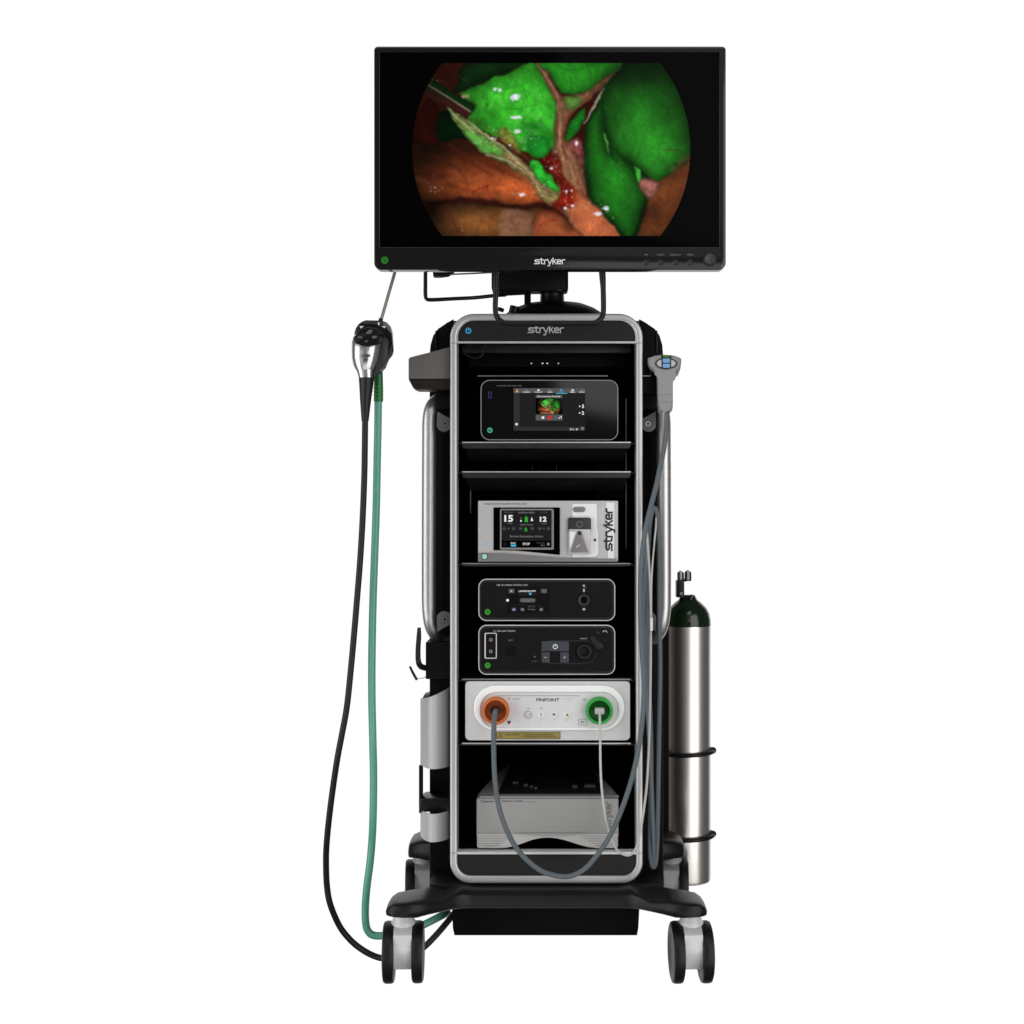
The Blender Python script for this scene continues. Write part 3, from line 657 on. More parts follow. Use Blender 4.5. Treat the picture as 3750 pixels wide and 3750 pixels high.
# instrument shaft
blob([(300, 240), (335, 215), (440, 285), (552, 352), (530, 400), (505, 402), (400, 345), (290, 300)], (10, 42, 16), 4, .3, 12, .1, 40, 91, warp=.1)
blob([(296, 262), (420, 325), (535, 392), (500, 404), (400, 352), (285, 300)], (62, 26, 24), 4, .2, 12, .1, 40, 92, warp=.1)
stroke([(312, 246), (420, 312), (532, 384)], 4, (178, 132, 124), .85, 5, .1)
spot(505, 305, 26, 9, (190, 150, 120), .7)
# wet highlights
rs = np.random.RandomState(9)
for x, y, rx, ry in ((662, 270, 14, 9), (690, 272, 9, 7), (768, 308, 22, 15), (770, 414, 26, 8), (785, 488, 18, 11), (650, 525, 12, 6), (805, 820, 18, 7), (1245, 890, 16, 12), (1205, 922, 18, 8), (1064, 800, 6, 6), (1035, 805, 6, 6), (1068, 878, 8, 5), (1030, 890, 9, 6), (960, 680, 10, 6), (1090, 548, 8, 16), (740, 560, 8, 5)):
    spot(x, y, rx * 1.25, ry * 1.25, (225, 225, 245), .95, .8, int(x) % 50)
for x, y, sx_, sy_, n_, c in ((330, 785, 50, 20, 14, 210), (800, 815, 25, 12, 6, 220), (830, 520, 70, 50, 60, 170), (650, 530, 90, 50, 34, 215), (1230, 900, 60, 35, 16, 220), (1325, 690, 6, 55, 10, 150), (980, 660, 40, 40, 26, 190), (1050, 850, 40, 50, 24, 210), (490, 1000, 8, 20, 4, 220), (360, 225, 30, 12, 6, 170), (900, 780, 50, 50, 26, 180), (900, 430, 90, 70, 26, 150), (860, 330, 90, 70, 14, 150), (1130, 880, 30, 20, 6, 220), (500, 215, 16, 16, 4, 120)):
    for _ in range(n_):
        a, b = x + rs.randn() * sx_ * .6, y + rs.randn() * sy_ * .6; r = 1.2 + rs.rand() * 2.6
        blend(np.clip((r - np.hypot(gx - a, gy - b)) / 2 + .5, 0, 1) * (.5 + .5 * rs.rand()), np.array((c, c, c * .96)))
img *= (1 + .10 * (np.random.RandomState(2).rand(GH, GW) - .5))[..., None]
img *= (1 - .35 * np.clip((np.hypot(gx - 957, gy - 583) - 520) / 210, 0, 1))[..., None]
RAD = np.hypot(gx - 957, gy - 583)
for _ in range(3):
    img[1:-1, 1:-1] = .36 * img[1:-1, 1:-1] + .16 * (img[:-2, 1:-1] + img[2:, 1:-1] + img[1:-1, :-2] + img[1:-1, 2:])
img *= (1 + .22 * (fbm(14, 301) - .5) + .2 * (fbm(34, 302, 1.5, 1) - .5))[..., None]
img = np.clip(img, 0, 245)
img[RAD > 729] = 0

def screen_picture(name, x0, y0, x1, y1, y, parent, step=1, gain=1.0, fullframe=False):
    I = img[::step, ::step]; h, w = I.shape[:2]; R = RAD[::step, ::step]
    xs = np.linspace(x0, x1, w); ys = np.linspace(y0, y1, h)
    V = [P(a, b, y) for b in ys for a in xs]
    F = [(j * w + i, j * w + i + 1, (j + 1) * w + i + 1, (j + 1) * w + i) for j in range(h - 1) for i in range(w - 1) if R[j, i] < 729 + 4]
    me = bpy.data.meshes.new(name); me.from_pydata(V, [], F)
    ca = me.color_attributes.new('picture', 'FLOAT_COLOR', 'POINT')
    c = I.reshape(-1, 3) / 255.0 * gain; c = np.clip(c, 0, 1); L = np.where(c <= .04045, c / 12.92, ((c + .055) / 1.055) ** 2.4)
    ca.data.foreach_set('color', np.concatenate([L, np.ones((len(L), 1))], 1).astype(np.float32).ravel())
    m = bpy.data.materials.get('screen_picture')
    if not m:
        m = bpy.data.materials.new('screen_picture'); m.use_nodes = True; n = m.node_tree; b = n.nodes['Principled BSDF']
        at = n.nodes.new('ShaderNodeAttribute'); at.attribute_name = 'picture'
        b.inputs['Base Color'].default_value = (0, 0, 0, 1); b.inputs['Roughness'].default_value = .25; b.inputs['Specular IOR Level'].default_value = .05
        n.links.new(at.outputs['Color'], b.inputs['Emission Color']); b.inputs['Emission Strength'].default_value = 1.0
    me.materials.append(m)
    o = bpy.data.objects.new(name, me); hook(o, parent); return o

# ------------------------------------------------------------------ monitor
MY = -.12
mon = thing('surgical_monitor', 'wide black flat monitor showing a green and red surgical picture on top of the cart', 'monitor', P(2014, 988, MY + .03))
def zz(a, b): return (1350 + a * .69876, 140 + b * .69876)
ring_prism('bezel', rr(1370, 170, 2658, 988, 14, 8, 26), rr(1391, 191, 2634, 905, 2, 8, 2), MY, .03, 'bezel_black', mon, bev=2)
prism('housing', rr(1380, 180, 2648, 974, 14, 8, 24), MY + .0302, .035, 'black_plastic', mon, 0)
sc = rbox('screen', 1391, 191, 2634, 905, MY + .006, .01, 'glass_black', mon, 0, 0)
a, b = zz(X0, Y0); c, e = zz(X1, Y1)
screen_picture('screen_image', a, b, c, e, MY + .0052, sc)
d = Decal(MY - .0003); d.logo(1957, 967, 113, 'print_white', sw=.2); d.build('logo', mon)
for x, t in ((2367, 'PIP'), (2420, 'INPUT'), (2474, 'DISPLAY'), (2528, 'MENU')):
    dial('button', x, 961, MY - .0003, [(1, -.001), (9, -.0012), (12, 0), (12.5, .002)], ['shelf_metal'], mon)
d = Decal(MY - .0003)
for x, t, w in ((2367, 'PIP', 12), (2420, 'INPUT', 28), (2474, 'DISPLAY', 40), (2528, 'MENU', 24)): d.text(t, x, 933, 6.5, 'print_mid', w)
d.build('button_labels', mon)
dial('knob', 2599, 951, MY - .0005, [(1, -.010), (19, -.011), (23, -.008), (25, .001)], ['knob_grey'], mon)
d = Decal(MY - .0003); d.ring(1409, 953, 11, 3, 'g_ledgreen'); d.ring(1409, 953, 6, 2.4, 'g_ledgreen', n=4); d.build('power_light', mon)
bail = [(1816, 975), (1816, 1020), (1815, 1080), (1814, 1135), (1820, 1160), (1836, 1177), (1858, 1183), (1950, 1184), (2070, 1184), (2168, 1183), (2190, 1176), (2205, 1160), (2210, 1135), (2209, 1060), (2207, 1020), (2204, 975)]
tube('handle_bar', [(x, y, MY + .03) for x, y in bail], [11, 10.5] + [10] * 12 + [12, 13], 'black_satin', mon, seg=14)

# ------------------------------------------------------------------ consoles on the shelves
def console(name, label, x0, y0, x1, y1, y, r, rim, face, rimw=3.2, dep=.34, group='electronic consoles stacked on the cart shelves'):
    t = thing(name, label, 'console', P((x0 + x1) / 2, y1, y + .1), group)
    prism('housing', rr(x0 + 6, y0 + 5, x1 - 6, y1 - 4, r, 8), y + .0205, dep, 'black_matte', t, 0)
    ring_prism('rim', rr(x0, y0, x1, y1, r, 8), rr(x0 + rimw, y0 + rimw, x1 - rimw, y1 - rimw, max(r - rimw, 1), 8), y, .018, rim, t, bev=.8)
    prism('front_panel', rr(x0 + rimw, y0 + rimw, x1 - rimw, y1 - rimw, max(r - rimw, 1), 8), y + .002, .018, face, t, 0)
    return t
CYc = .012
# recorder with touch screen
A = console('video_recorder', 'glossy black rounded console with a touch screen, topmost on the shelves', 1760, 1391, 2264, 1612, CYc, 33, 'rim_grey', 'gloss_panel')
f = lambda x, y: (1740 + x * .2847, 1370 + y * .2847)
def fr(d, x0, y0, x1, y1, m, r=0): a = f(x0, y0); b = f(x1, y1); d.rect(a[0], a[1], b[0], b[1], m, r)
scr = rbox('screen', *f(495, 180), *f(1415, 728), CYc + .0012, .001, 'glass_black', A, 0, 0)
d = Decal(CYc + .0010)
fr(d, 495, 180, 1415, 728, 'g_panel'); fr(d, 495, 240, 572, 728, 'g_dim'); fr(d, 495, 182, 1415, 242, 'g_mid'); fr(d, 575, 680, 1415, 728, 'g_dim')
x, y = f(540, 218); d.poly([(x - 6, y + 5), (x, y - 8), (x + 6, y + 5)], 'g_amber')
for i, (cx, t, w) in enumerate(((662, 'PATIENT', 26), (815, 'CHECKLIST', 28), (962, 'VIDEO', 20), (1108, 'LIVE', 18), (1255, 'MEDIA', 18), (1375, 'SETUP', 20))):
    x, y = f(cx, 206); m = 'g_blue' if cx == 1108 else 'g_white' if cx in (815, 1255) else 'g_grey'; d.rect(x - 4, y - 2.5, x + 4, y + 2.5, m, 1); x, y = f(cx, 232); d.text(t, x, y, 4.5, 'g_blue' if cx == 1108 else 'g_white', w)
fr(d, 1040, 245, 1185, 254, 'g_blue')
fr(d, 780, 268, 1122, 308, 'g_mid'); x, y = f(950, 290); d.text('Fluorescence Overlay', x, y, 6, 'g_white', 84)
fr(d, 780, 520, 1122, 598, 'g_mid'); fr(d, 780, 310, 1122, 518, 'glass_black')
x, y = f(957, 560); d.disc(x, y, 7, 'g_red')
x, y = f(872, 560); d.rect(x - 5, y - 4, x + 5, y + 4, 'g_white', 1)
x, y = f(808, 560); d.text('[ ]', x, y, 8, 'g_grey'); x, y = f(1040, 560); d.ring(x, y, 3, 1.5, 'g_grey', n=8); x, y = f(1095, 560); d.line([(x - 4, y + 4), (x - 4, y), (x + 4, y - 5), (x + 4, y + 4)], 2, 'g_white')
x, y = f(1368, 415); d.text('\u2022 5', x, y, 13, 'g_white', 19); x, y = f(1368, 500); d.text('\u2022 2', x, y, 13, 'g_white', 19)
x, y = f(1270, 710); d.text('0:15 : 30', x, y, 7, 'g_white', 30); x, y = f(1380, 700); d.disc(x, y, 6.5, 'g_grey', n=8)
x, y = f(533, 645); d.disc(x, y, 5, 'g_white', n=6)
d.build('screen_graphics', scr)
screen_picture('thumbnail_image', *f(800, 318), *f(1092, 512), CYc - .0025, scr, 5, 1.1)
d = Decal(CYc + .0017)
x, y = f(190, 268); d.line(rr(x - 5, y - 11, x + 5, y + 11, 3, 3), 2, 'g_purple', closed=True); d.build('usb_port', A)
d = Decal(CYc + .0017); x, y = f(190, 722); d.ring(x, y, 8, 3, 'g_teal'); d.ring(x, y, 3, 1.5, 'g_teal', n=6); d.build('power_button', A)
d = Decal(CYc + .0017); x, y = f(435, 150); d.text('CONNECTED OR HUB', x, y, 4.5, 'print_mid', 90); d.build('lettering', A)
# insufflator
Bc = thing('insufflator', 'silver rectangular console with a touch screen reading 15 and 12', 'console', P(2007, 2057, .1), 'electronic consoles stacked on the cart shelves')
g = lambda x, y: (1700 + x * .3209, 1820 + y * .3209)
rbox('housing', 1756, 1838, 2258, 2053, CYc + .0205, .33, 'black_matte', Bc, 0, 0)
rbox('front_panel', 1751, 1834, 2263, 2057, CYc, .02, 'insuff_grey', Bc, 2, 2)
prism('lower_ledge', [g(*p) for p in ((162, 640), (420, 642), (1180, 700), (1740, 712), (1755, 738), (162, 738))], CYc - .004, .004, 'insuff_dark', Bc, 1.2)
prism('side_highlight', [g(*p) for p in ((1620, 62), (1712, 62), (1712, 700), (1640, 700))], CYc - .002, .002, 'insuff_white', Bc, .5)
prism('connector_plate', [g(*p) for p in ((1235, 78), (1515, 78), (1515, 350), (1530, 400), (1530, 650), (1500, 680), (1235, 690))], CYc - .002, .002, 'insuff_white', Bc, .8)
scr = prism('screen', [g(*p) for p in ((335, 120), (1092, 120), (1092, 662), (880, 640), (590, 612), (335, 608))], CYc - .0022, .0022, 'glass_black', Bc, 0)
ring_prism('screen_frame', rr(*g(408, 135), *g(1022, 602), 6, 5), rr(*g(425, 152), *g(998, 578), 3, 5), CYc - .005, .003, 'rim_grey', Bc, bev=.8)
d = Decal(CYc - .0024); q = lambda x, y: g(x, y)
a = g(425, 152); b = g(998, 578); d.rect(*a, *b, 'g_panel')
a = g(430, 500); b = g(995, 575); d.rect(*a, *b, 'glass_black')
for t, x, y, h, w, m in (('PRESSURE', 510, 176, 5, 34, 'g_mid'), ('Insufflation Mode', 710, 176, 7, 60, 'g_grey'), ('FLOW', 910, 176, 5, 26, 'g_mid'), ('15', 508, 245, 25, 32, 'g_white'), ('12', 902, 253, 19, 25, 'g_white'),
                         ('mmHg', 518, 303, 5, 20, 'g_grey'), ('L/min', 912, 303, 5, 18, 'g_grey'), ('HIGH FLOW', 712, 316, 5, 48, 'g_grey'), ('Smoke Evacuation Active', 710, 448, 8, 122, 'g_grey'),
                         ('STOP', 708, 536, 9, 26, 'g_white'), ('VOLUME', 870, 524, 4, 30, 'g_mid'), ('0.0 L', 898, 552, 5.5, 16, 'g_grey'), ('EVAC', 560, 526, 6, 18, 'g_white')):
    x, y = g(x, y); d.text(t, x, y, h, m, w)
x, y = g(708, 255); d.poly([(x - 6, y + 10), (x - 6, y - 4), (x - 2, y - 11), (x + 2, y - 11), (x + 6, y - 4), (x + 6, y + 10)], 'g_green')
x, y = g(648, 258); d.line([(x, y - 8), (x, y + 3)], 2, 'g_grey'); d.disc(x, y + 5, 3, 'g_white')
x, y = g(773, 252); d.poly([(x - 5, y + 7), (x - 1, y - 8), (x + 5, y + 7)], 'g_white')
for xx in (458, 566, 644, 776, 862, 962):
    x, y = g(xx, 360); d.ring(x, y, 6, 1.4, 'g_mid', n=10); d.line([(x - 3, y), (x + 3, y)], 1.4, 'g_grey')
for xx in (508, 910): x, y = g(xx, 360); d.text('8', x, y, 6, 'g_grey')
x, y = g(708, 372); d.text('R', x, y, 14, 'g_green')
a = g(532, 542); b = g(592, 566); d.rect(*a, *b, 'g_blue', 2)
x, y = g(960, 538); d.disc(x, y, 6, 'g_grey', n=8); x, y = g(466, 538); d.ring(x, y, 5, 1.5, 'g_dim', n=8)
d.build('screen_graphics', scr)
x, y = g(232, 680); dial('power_button', x, y, CYc - .004, [(1, -.001), (9, -.002), (10, 0), (12.5, 0), (13, .002)], ['g_ledmint', 'print_dark'], Bc, mi=[0, 0, 1, 1])
d = Decal(CYc - .0004); x, y = g(234, 536); d.disc(x, y, 8, 'button_blue'); d.ring(x, y, 6, 1.5, 'print_white', n=10); d.build('emblem', Bc)
d = Decal(CYc - .0004); x, y = g(475, 79); d.text('HIGH FLOW INSUFFLATION UNIT', x, y, 5, 'print_dark', 156); d.build('lettering', Bc)
d = Decal(CYc - .0024); x, y = g(1690, 612); d.logo(x, y, 155, 'print_dark', rot=True, sw=.25); d.build('logo', Bc)
x0_, y0_ = g(1240, 112); x1_, y1_ = g(1382, 172); o = rbox('eject_button', x0_, y0_, x1_, y1_, CYc - .004, .003, 'insuff_dark', Bc, 9, 1.5)
o = prism('connector_port', rr(*g(1185, 235), *g(1448, 400), 7, 5, 2), CYc - .008, .007, 'cam_dark', Bc, 1.5)
x, y = g(1316, 312); dial('socket', x, y, CYc - .009, [(1, .005), (7, .004), (8, 0), (12, 0), (13, .002)], ['print_dark', 'bracket_metal'], o, mi=[0, 0, 1, 1])
o = prism('connector_door', rr(*g(1192, 368), *g(1445, 655), 3, 6, 8), CYc - .012, .011, 'insuff_grey', Bc, 3)
prism('door_wedge', [g(*p) for p in ((1285, 420), (1345, 420), (1415, 632), (1210, 632))], CYc - .014, .002, 'insuff_dark', o, 1)
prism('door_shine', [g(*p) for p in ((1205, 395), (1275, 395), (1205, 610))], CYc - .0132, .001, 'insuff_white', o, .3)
d = Decal(CYc - .0145); x, y = g(1316, 412); d.disc(x, y, 8, 'print_dim'); d.disc(x, y, 4, 'print_dark'); d.build('door_hole', o); d = Decal(CYc - .0145); a = g(1282, 574); b = g(1316, 546); d.line([a, b], 2.5, 'print_white'); d.build('door_mark', o)
x, y = g(1492, 490); dial('screw', x, y, CYc - .0025, [(1, -.001), (4, -.001), (5, 0)], ['cam_dark'], Bc)
# camera control unit
C_ = console('camera_control_unit', 'slim black rounded console with a round brass socket and small lit keys', 1752, 2120, 2253, 2274, CYc, 30, 'rim_white', 'unit_face')
h_ = lambda x, y: (1740 + x * .2795, 2100 + y * .2795)
ring_prism('inner_rim', rr(1757, 2125, 2248, 2269, 26, 8), rr(1762, 2131, 2243, 2263, 22, 8), CYc + .001, .001, 'shelf_metal', C_)
d = Decal(CYc + .0018); a = h_(415, 180); b = h_(975, 520); d.rect(*a, *b, 'key_black', 2)
for cx, cy, w, hh in ((476, 230, 78, 56), (902, 230, 78, 56)): a = h_(cx - w / 2, cy - hh / 2); b = h_(cx + w / 2, cy + hh / 2); d.rect(*a, *b, 'g_mid', 2)
x, y = h_(476, 230); d.text('A', x, y, 7, 'g_white'); x, y = h_(902, 230); d.text('B', x, y, 7, 'g_grey')
x, y = h_(685, 232); d.text('LAPAROSCOPY', x, y, 6.5, 'g_white', 64)
a = h_(560, 268); b = h_(825, 276); d.rect(*a, *b, 'g_dim'); x, y = h_(722, 268); d.disc(x, y, 4.5, 'g_blue')
a = h_(585, 325); b = h_(792, 380); d.rect(*a, *b, 'g_mid', 7); x, y = h_(690, 353); d.text('PRESETS', x, y, 7, 'g_grey', 42)
x, y = h_(425, 352); d.disc(x, y, 5.5, 'g_white', n=6)
for cx, m in ((508, 'g_slate'), (620, 'g_mid'), (866, 'g_mid')): x, y = h_(cx, 472); d.rect(x - 7, y - 6, x + 7, y + 6, m, 1.5); d.text('x', x, y, 4, 'g_white')
x, y = h_(740, 472); d.text('Overlay', x, y, 7, 'g_grey', 28); x, y = h_(740, 434); d.text('MODE', x, y, 5, 'g_mid', 26)
d.line([h_(480, 414), h_(880, 414)], 1.2, 'g_dim')
d.build('key_panel', C_)
d = Decal(CYc + .0018); x, y = h_(485, 152); d.text('1788  4K CAMERA CONTROL UNIT', x, y, 6, 'print_light', 114); d.build('lettering', C_)
x, y = h_(1428, 350); o = dial('camera_socket', x, y, CYc - .003, [(1, .003), (13, .003), (14, .0), (22, -.001), (23, .003)], ['brass', 'shelf_metal'], C_, mi=[0, 0, 1, 1])
d = Decal(CYc - .0002)
for i in range(14): a_ = i * 2.4; d.disc(x + 3.2 * math.sqrt(i) * math.cos(a_), y + 3.2 * math.sqrt(i) * math.sin(a_), 1.3, 'print_dark', n=6)
d.build('socket_pins', o)
d = Decal(CYc + .0018); x, y = h_(1428, 160); d.disc(x - 1, y, 4, 'print_light'); d.line([(x + 2, y + 4), (x + 7, y + 8)], 2, 'print_mid'); x, y = h_(1425, 222); d.rect(x - 3, y - 6, x + 3, y + 6, 'print_light', 1); d.build('camera_symbol', C_); d = Decal(CYc + .0018); x, y = h_(1426, 468); d.rect(x - 5, y - 4, x + 5, y + 4, 'print_light', 1); d.build('socket_symbol', C_)
x, y = h_(163, 505); dial('power_button', x, y, CYc + .0015, [(1, -.001), (9, -.0012), (10.5, 0)], ['g_ledgreen'], C_)
d = Decal(CYc + .0001); d.power(x, y, 4.5, 1.8, 'print_dark'); d.build('power_symbol', C_)
# light source
L_ = console('light_source', 'black rounded console with slate grey power keys and a round light port', 1752, 2289, 2253, 2471, CYc, 30, 'rim_white', 'unit_face')
ring_prism('inner_rim', rr(1757, 2294, 2248, 2466, 26, 8), rr(1762, 2300, 2243, 2460, 22, 8), CYc + .001, .001, 'shelf_metal', L_)
d = Decal(CYc + .0018)
d.line(rr(*h_(875 - 10, 882), *h_(1580, 1178), 38, 8, 38)[0:36], 1.3, 'print_dim', closed=True)
d.build('panel_outline', L_)
for (a, b, c, e) in ((872, 890, 1228, 1018), (872, 1032, 978, 1168), (1115, 1032, 1228, 1168)):
    rbox('key', *h_(a, b), *h_(c, e), CYc + .0005, .0012, 'button_slate', L_, 1, .8)
d = Decal(CYc + .0001); x, y = h_(1050, 958); d.power(x, y, 8, 2.6, 'print_white'); d.build('power_symbol', L_); d = Decal(CYc + .0001); x, y = h_(922, 1100); d.line([(x - 5, y), (x + 5, y)], 2, 'print_light'); d.build('minus_symbol', L_); d = Decal(CYc + .0001); x, y = h_(1172, 1100); d.line([(x - 4.5, y), (x + 4.5, y)], 2, 'print_light'); d.line([(x, y - 4.5), (x, y + 4.5)], 2, 'print_light'); d.build('plus_symbol', L_)
x, y = h_(1435, 1025); dial('light_port', x, y, CYc - .012, [(1, .012), (14, .012), (16, .004), (20, -.001), (25, -.001), (29, .002), (30, .014)], ['print_dark', 'shelf_metal', 'black_satin'], L_, mi=[0, 0, 0, 1, 2, 2])
prism('port_shutter', [h_(*p) for p in ((1500, 830), (1560, 820), (1600, 880), (1680, 930), (1680, 980), (1600, 1000), (1530, 900))], CYc - .002, .004, 'print_dark', L_, 1)
x0_, y0_ = h_(122, 778); x1_, y1_ = h_(284, 1118); o = ring_prism('button_frame', rr(x0_, y0_, x1_, y1_, 5, 5), rr(x0_ + 5, y0_ + 3.5, x1_ - 3.5, y1_ - 3.5, 3, 5), CYc - .001, .003, 'rim_white', L_, bev=.7)
d = Decal(CYc + .0014); x, y = h_(205, 870); d.ring(x, y, 5, 1.8, 'print_light', n=10); x, y = h_(205, 1022); d.ring(x, y, 5, 1.8, 'print_light', n=8); x, y = h_(205, 950); d.rect(x - 4, y - 3, x + 4, y + 3, 'g_darkred'); d.build('button_symbols', L_)
d = Decal(CYc + .0018); x, y = h_(382, 754); d.text('L12  LED LIGHT SOURCE', x, y, 6, 'print_light', 80); x, y = h_(468, 876); d.text('ESST', x, y, 6, 'print_mid', 18); a = h_(405, 955); b = h_(530, 1080); d.rect(*a, *b, 'key_black', 2); x, y = h_(1425, 853); d.text('LIGHT', x, y, 4.5, 'print_light', 26)
x, y = h_(1700, 778); d.ring(x, y, 8, 2.5, 'print_light', a0=200, a1=350, n=8); x, y = h_(1610, 775); d.line([(x - 4, y - 4), (x + 4, y + 3)], 1.6, 'print_mid'); x, y = h_(780, 1090); d.disc(x, y, 3, 'print_mid'); x, y = h_(778, 1150); d.text('MODE', x, y, 3.5, 'print_mid', 16); d.build('lettering', L_)
x, y = h_(163, 1205); dial('power_button', x, y, CYc + .0015, [(1, -.001), (9, -.0012), (10.5, 0)], ['g_ledgreen'], L_)
d = Decal(CYc + .0001); d.power(x, y, 4.5, 1.8, 'print_dark'); d.build('power_symbol', L_)
# fluorescence processor
E_ = thing('imaging_processor', 'glossy white console with an orange port, a green port and yellow label', 'console', P(2005, 2711, .1), 'electronic consoles stacked on the cart shelves')
w_ = lambda x, y: (1690 + x * .3313, 2480 + y * .3313)
rbox('housing', 1710, 2499, 2300, 2706, CYc + .021, .33, 'black_matte', E_, 4, 0)
prism('front_panel', rr(1704, 2494, 2307, 2711, 14, 8), CYc, .02, 'white_shell', E_, 4)
def pill(x0, y0, x1, y1): r = (y1 - y0) / 2; return rr(x0, y0, x1, y1, r, 14)
x0_, y0_ = w_(110, 90); x1_, y1_ = w_(1800, 590)
ring_prism('raised_rim', rr(x0_ + 8, y0_, x1_, y1_, 80, 14), rr(x0_ + 34, y0_ + 26, x1_ - 22, y1_ - 10, 58, 14), CYc - .006, .006, 'white_gloss', E_, bev=7)
prism('inner_face', rr(*w_(190, 168), *w_(1740, 572), 62, 14), CYc - .002, .0035, 'white_face', E_, 1.5)
def port(cx, cy, R, m1, m2, nm):
    x, y = w_(cx, cy)
    return dial(nm, x, y, CYc - .022, [(1, .017), (R * .30, .017), (R * .66, .013), (R * .76, .0), (R * .80, -.002), (R * .95, -.002), (R, .001), (R, .022)], [m2, m1], E_, mi=[0, 0, 0, 1, 1, 1, 1], seg=48)
port(377, 375, 50.5, 'orange_port', 'orange_deep', 'orange_port')
port(1525, 375, 50, 'green_port', 'green_deep', 'green_port')
x, y = w_(377, 370)
dial('socket', x, y, CYc - .014, [(1, .002), (9, .002), (10, -.004), (14, -.004), (15, .012)], ['print_dark'], E_)
for i, cx in enumerate((735, 880, 1022, 1168)):
    x, y = w_(cx, 415); o = dial('button', x, y, CYc - .0025, [(1, -.002), (9, -.0025), (12, -.001), (13.5, .001)], ['insuff_white'], E_)
    d = Decal(CYc - .0055)
    if i == 0: d.ring(x, y, 12.5, 1.6, 'print_mid'); d.ring(x, y, 5, 1.8, 'print_mid', a0=-60, a1=240)
    if i == 1: d.line([(x - 3, y - 5), (x + 2, y - 1), (x - 1, y + 5)], 2.6, 'print_mid')
    if i == 2: d.rect(x - 5, y - 5, x + 5, y + 3, 'print_mid', 2)
    if i == 3: d.rect(x - 4, y - 4, x + 5, y + 5, 'label_yellow', 1)
    d.build('button_symbol', o)
d = Decal(CYc - .0025); x, y = w_(955, 250); d.text('PINPOINT', x, y, 12, 'print_dim', 84); d.build('lettering', E_)
d = Decal(CYc - .0025)
d.line([w_(400, 205), w_(1300, 205)], 1.4, 'print_mid'); x, y = w_(1360, 246); d.text('USB', x, y, 6, 'button_blue', 12); x, y = w_(528, 236); d.disc(x, y, 3, 'orange_port'); x, y = w_(738, 346); d.text('ON', x, y, 4, 'print_mid'); x, y = w_(880, 346); d.text('WL', x, y, 4, 'print_mid')
x, y = w_(525, 505); d.poly([(x - 8, y - 7), (x + 8, y - 7), (x, y + 7)], 'print_dim'); a = w_(1295, 465); b = w_(1385, 530); d.line([a, (b[0], a[1]), b, (a[0], b[1])], 1.3, 'print_mid', closed=True); d.text('SPY', (a[0] + b[0]) / 2, (a[1] + b[1]) / 2, 7, 'print_mid')
d.line([w_(570, 240), w_(650, 240)], 1.3, 'print_mid'); d.line([w_(1110, 240), w_(1230, 240)], 1, 'print_light')
for cx in (880, 1022, 1168): x, y = w_(cx, 472); d.text('+', x, y, 4, 'print_mid')
d.build('panel_symbols', E_)
o = rbox('warning_label', *w_(385, 603), *w_(1092, 686), CYc - .0012, .0012, 'label_yellow', E_, 0, .5)
d = Decal(CYc - .0015); a = w_(388, 606); b = w_(1089, 683); d.line([a, (b[0], a[1]), b, (a[0], b[1])], 1.6, 'print_dim', closed=True)
x, y = w_(430, 645); d.line([(x - 7, y + 6), (x, y - 7), (x + 7, y + 6)], 1.6, 'print_dim', closed=True)
x, y = w_(560, 634); d.text('CAUTION', x, y, 6, 'print_dim', 50); x, y = w_(860, 634); d.text('CLASS 3R LASER PRODUCT', x, y, 5, 'print_dim', 110); x, y = w_(860, 658); d.text('AVOID DIRECT EYE EXPOSURE', x, y, 4, 'print_dim', 120)
d.build('label_print', o)
# printer
F_ = thing('photo_printer', 'light grey photo printer with black top on the bottom shelf', 'printer', P(2005, 3105, .2))
v_ = lambda x, y: (1700 + x * .3364, 2680 + y * .3364)
st = [(.03, 1745, 2265, 2916), (.036, 1747, 2263, 2905), (.05, 1752, 2258, 2893), (.17, 1803, 2207, 2836), (.28, 1854, 2160, 2796), (.34, 1885, 2120, 2783), (.38, 1925, 2080, 2780)]
PY = .03; zb = P(0, 3060, PY).z
V = []; F = []
for (yy, a, b, t) in st:
    A0 = P(a, t, yy); A1 = P(b, t, yy)
    V += [Vector((A0.x, yy, zb)), A0 - Vector((0, 0, .008)), A0 + Vector((.008, 0, 0)), A1 - Vector((.008, 0, 0)), A1 - Vector((0, 0, .008)), Vector((A1.x, yy, zb))]
n = 6
for i in range(len(st) - 1):
    for s_ in range(n): F.append((i * n + s_, i * n + (s_ + 1) % n, (i + 1) * n + (s_ + 1) % n, (i + 1) * n + s_))
F += [tuple(range(n)), tuple((len(st) - 1) * n + s_ for s_ in range(n))]
mesh_obj('housing', V, F, ['printer_grey', 'printer_top_shaded'], F_, mi=[1 if (i < (len(st) - 1) * n and i % n in (1, 2, 3)) else 0 for i in range(len(F))], ang=30)
# dark operating deck lying on the sloping top
tv = []
for (yy, xa, xb) in ((.034, v_(365, 0)[0], v_(1500, 0)[0]), (.05, v_(372, 0)[0] + 4, v_(1495, 0)[0] - 2), (.17, v_(470, 0)[0], v_(1430, 0)[0]), (.28, v_(530, 0)[0], v_(1330, 0)[0]), (.34, v_(580, 0)[0], v_(1270, 0)[0])):
    t = np.interp(yy, [q[0] for q in st], [q[3] for q in st]); tv += [P(xa, t, yy) + Vector((0, 0, .002)), P(xb, t, yy) + Vector((0, 0, .002))]
tv2 = [p - Vector((0, 0, .006)) for p in tv]; V = tv + tv2; n2 = len(tv); F = []
for i in range(0, n2 - 2, 2): F += [(i, i + 1, i + 3, i + 2), (n2 + i, n2 + i + 2, n2 + i + 3, n2 + i + 1), (i, i + 2, n2 + i + 2, n2 + i), (i + 1, n2 + i + 1, n2 + i + 3, i + 3)]
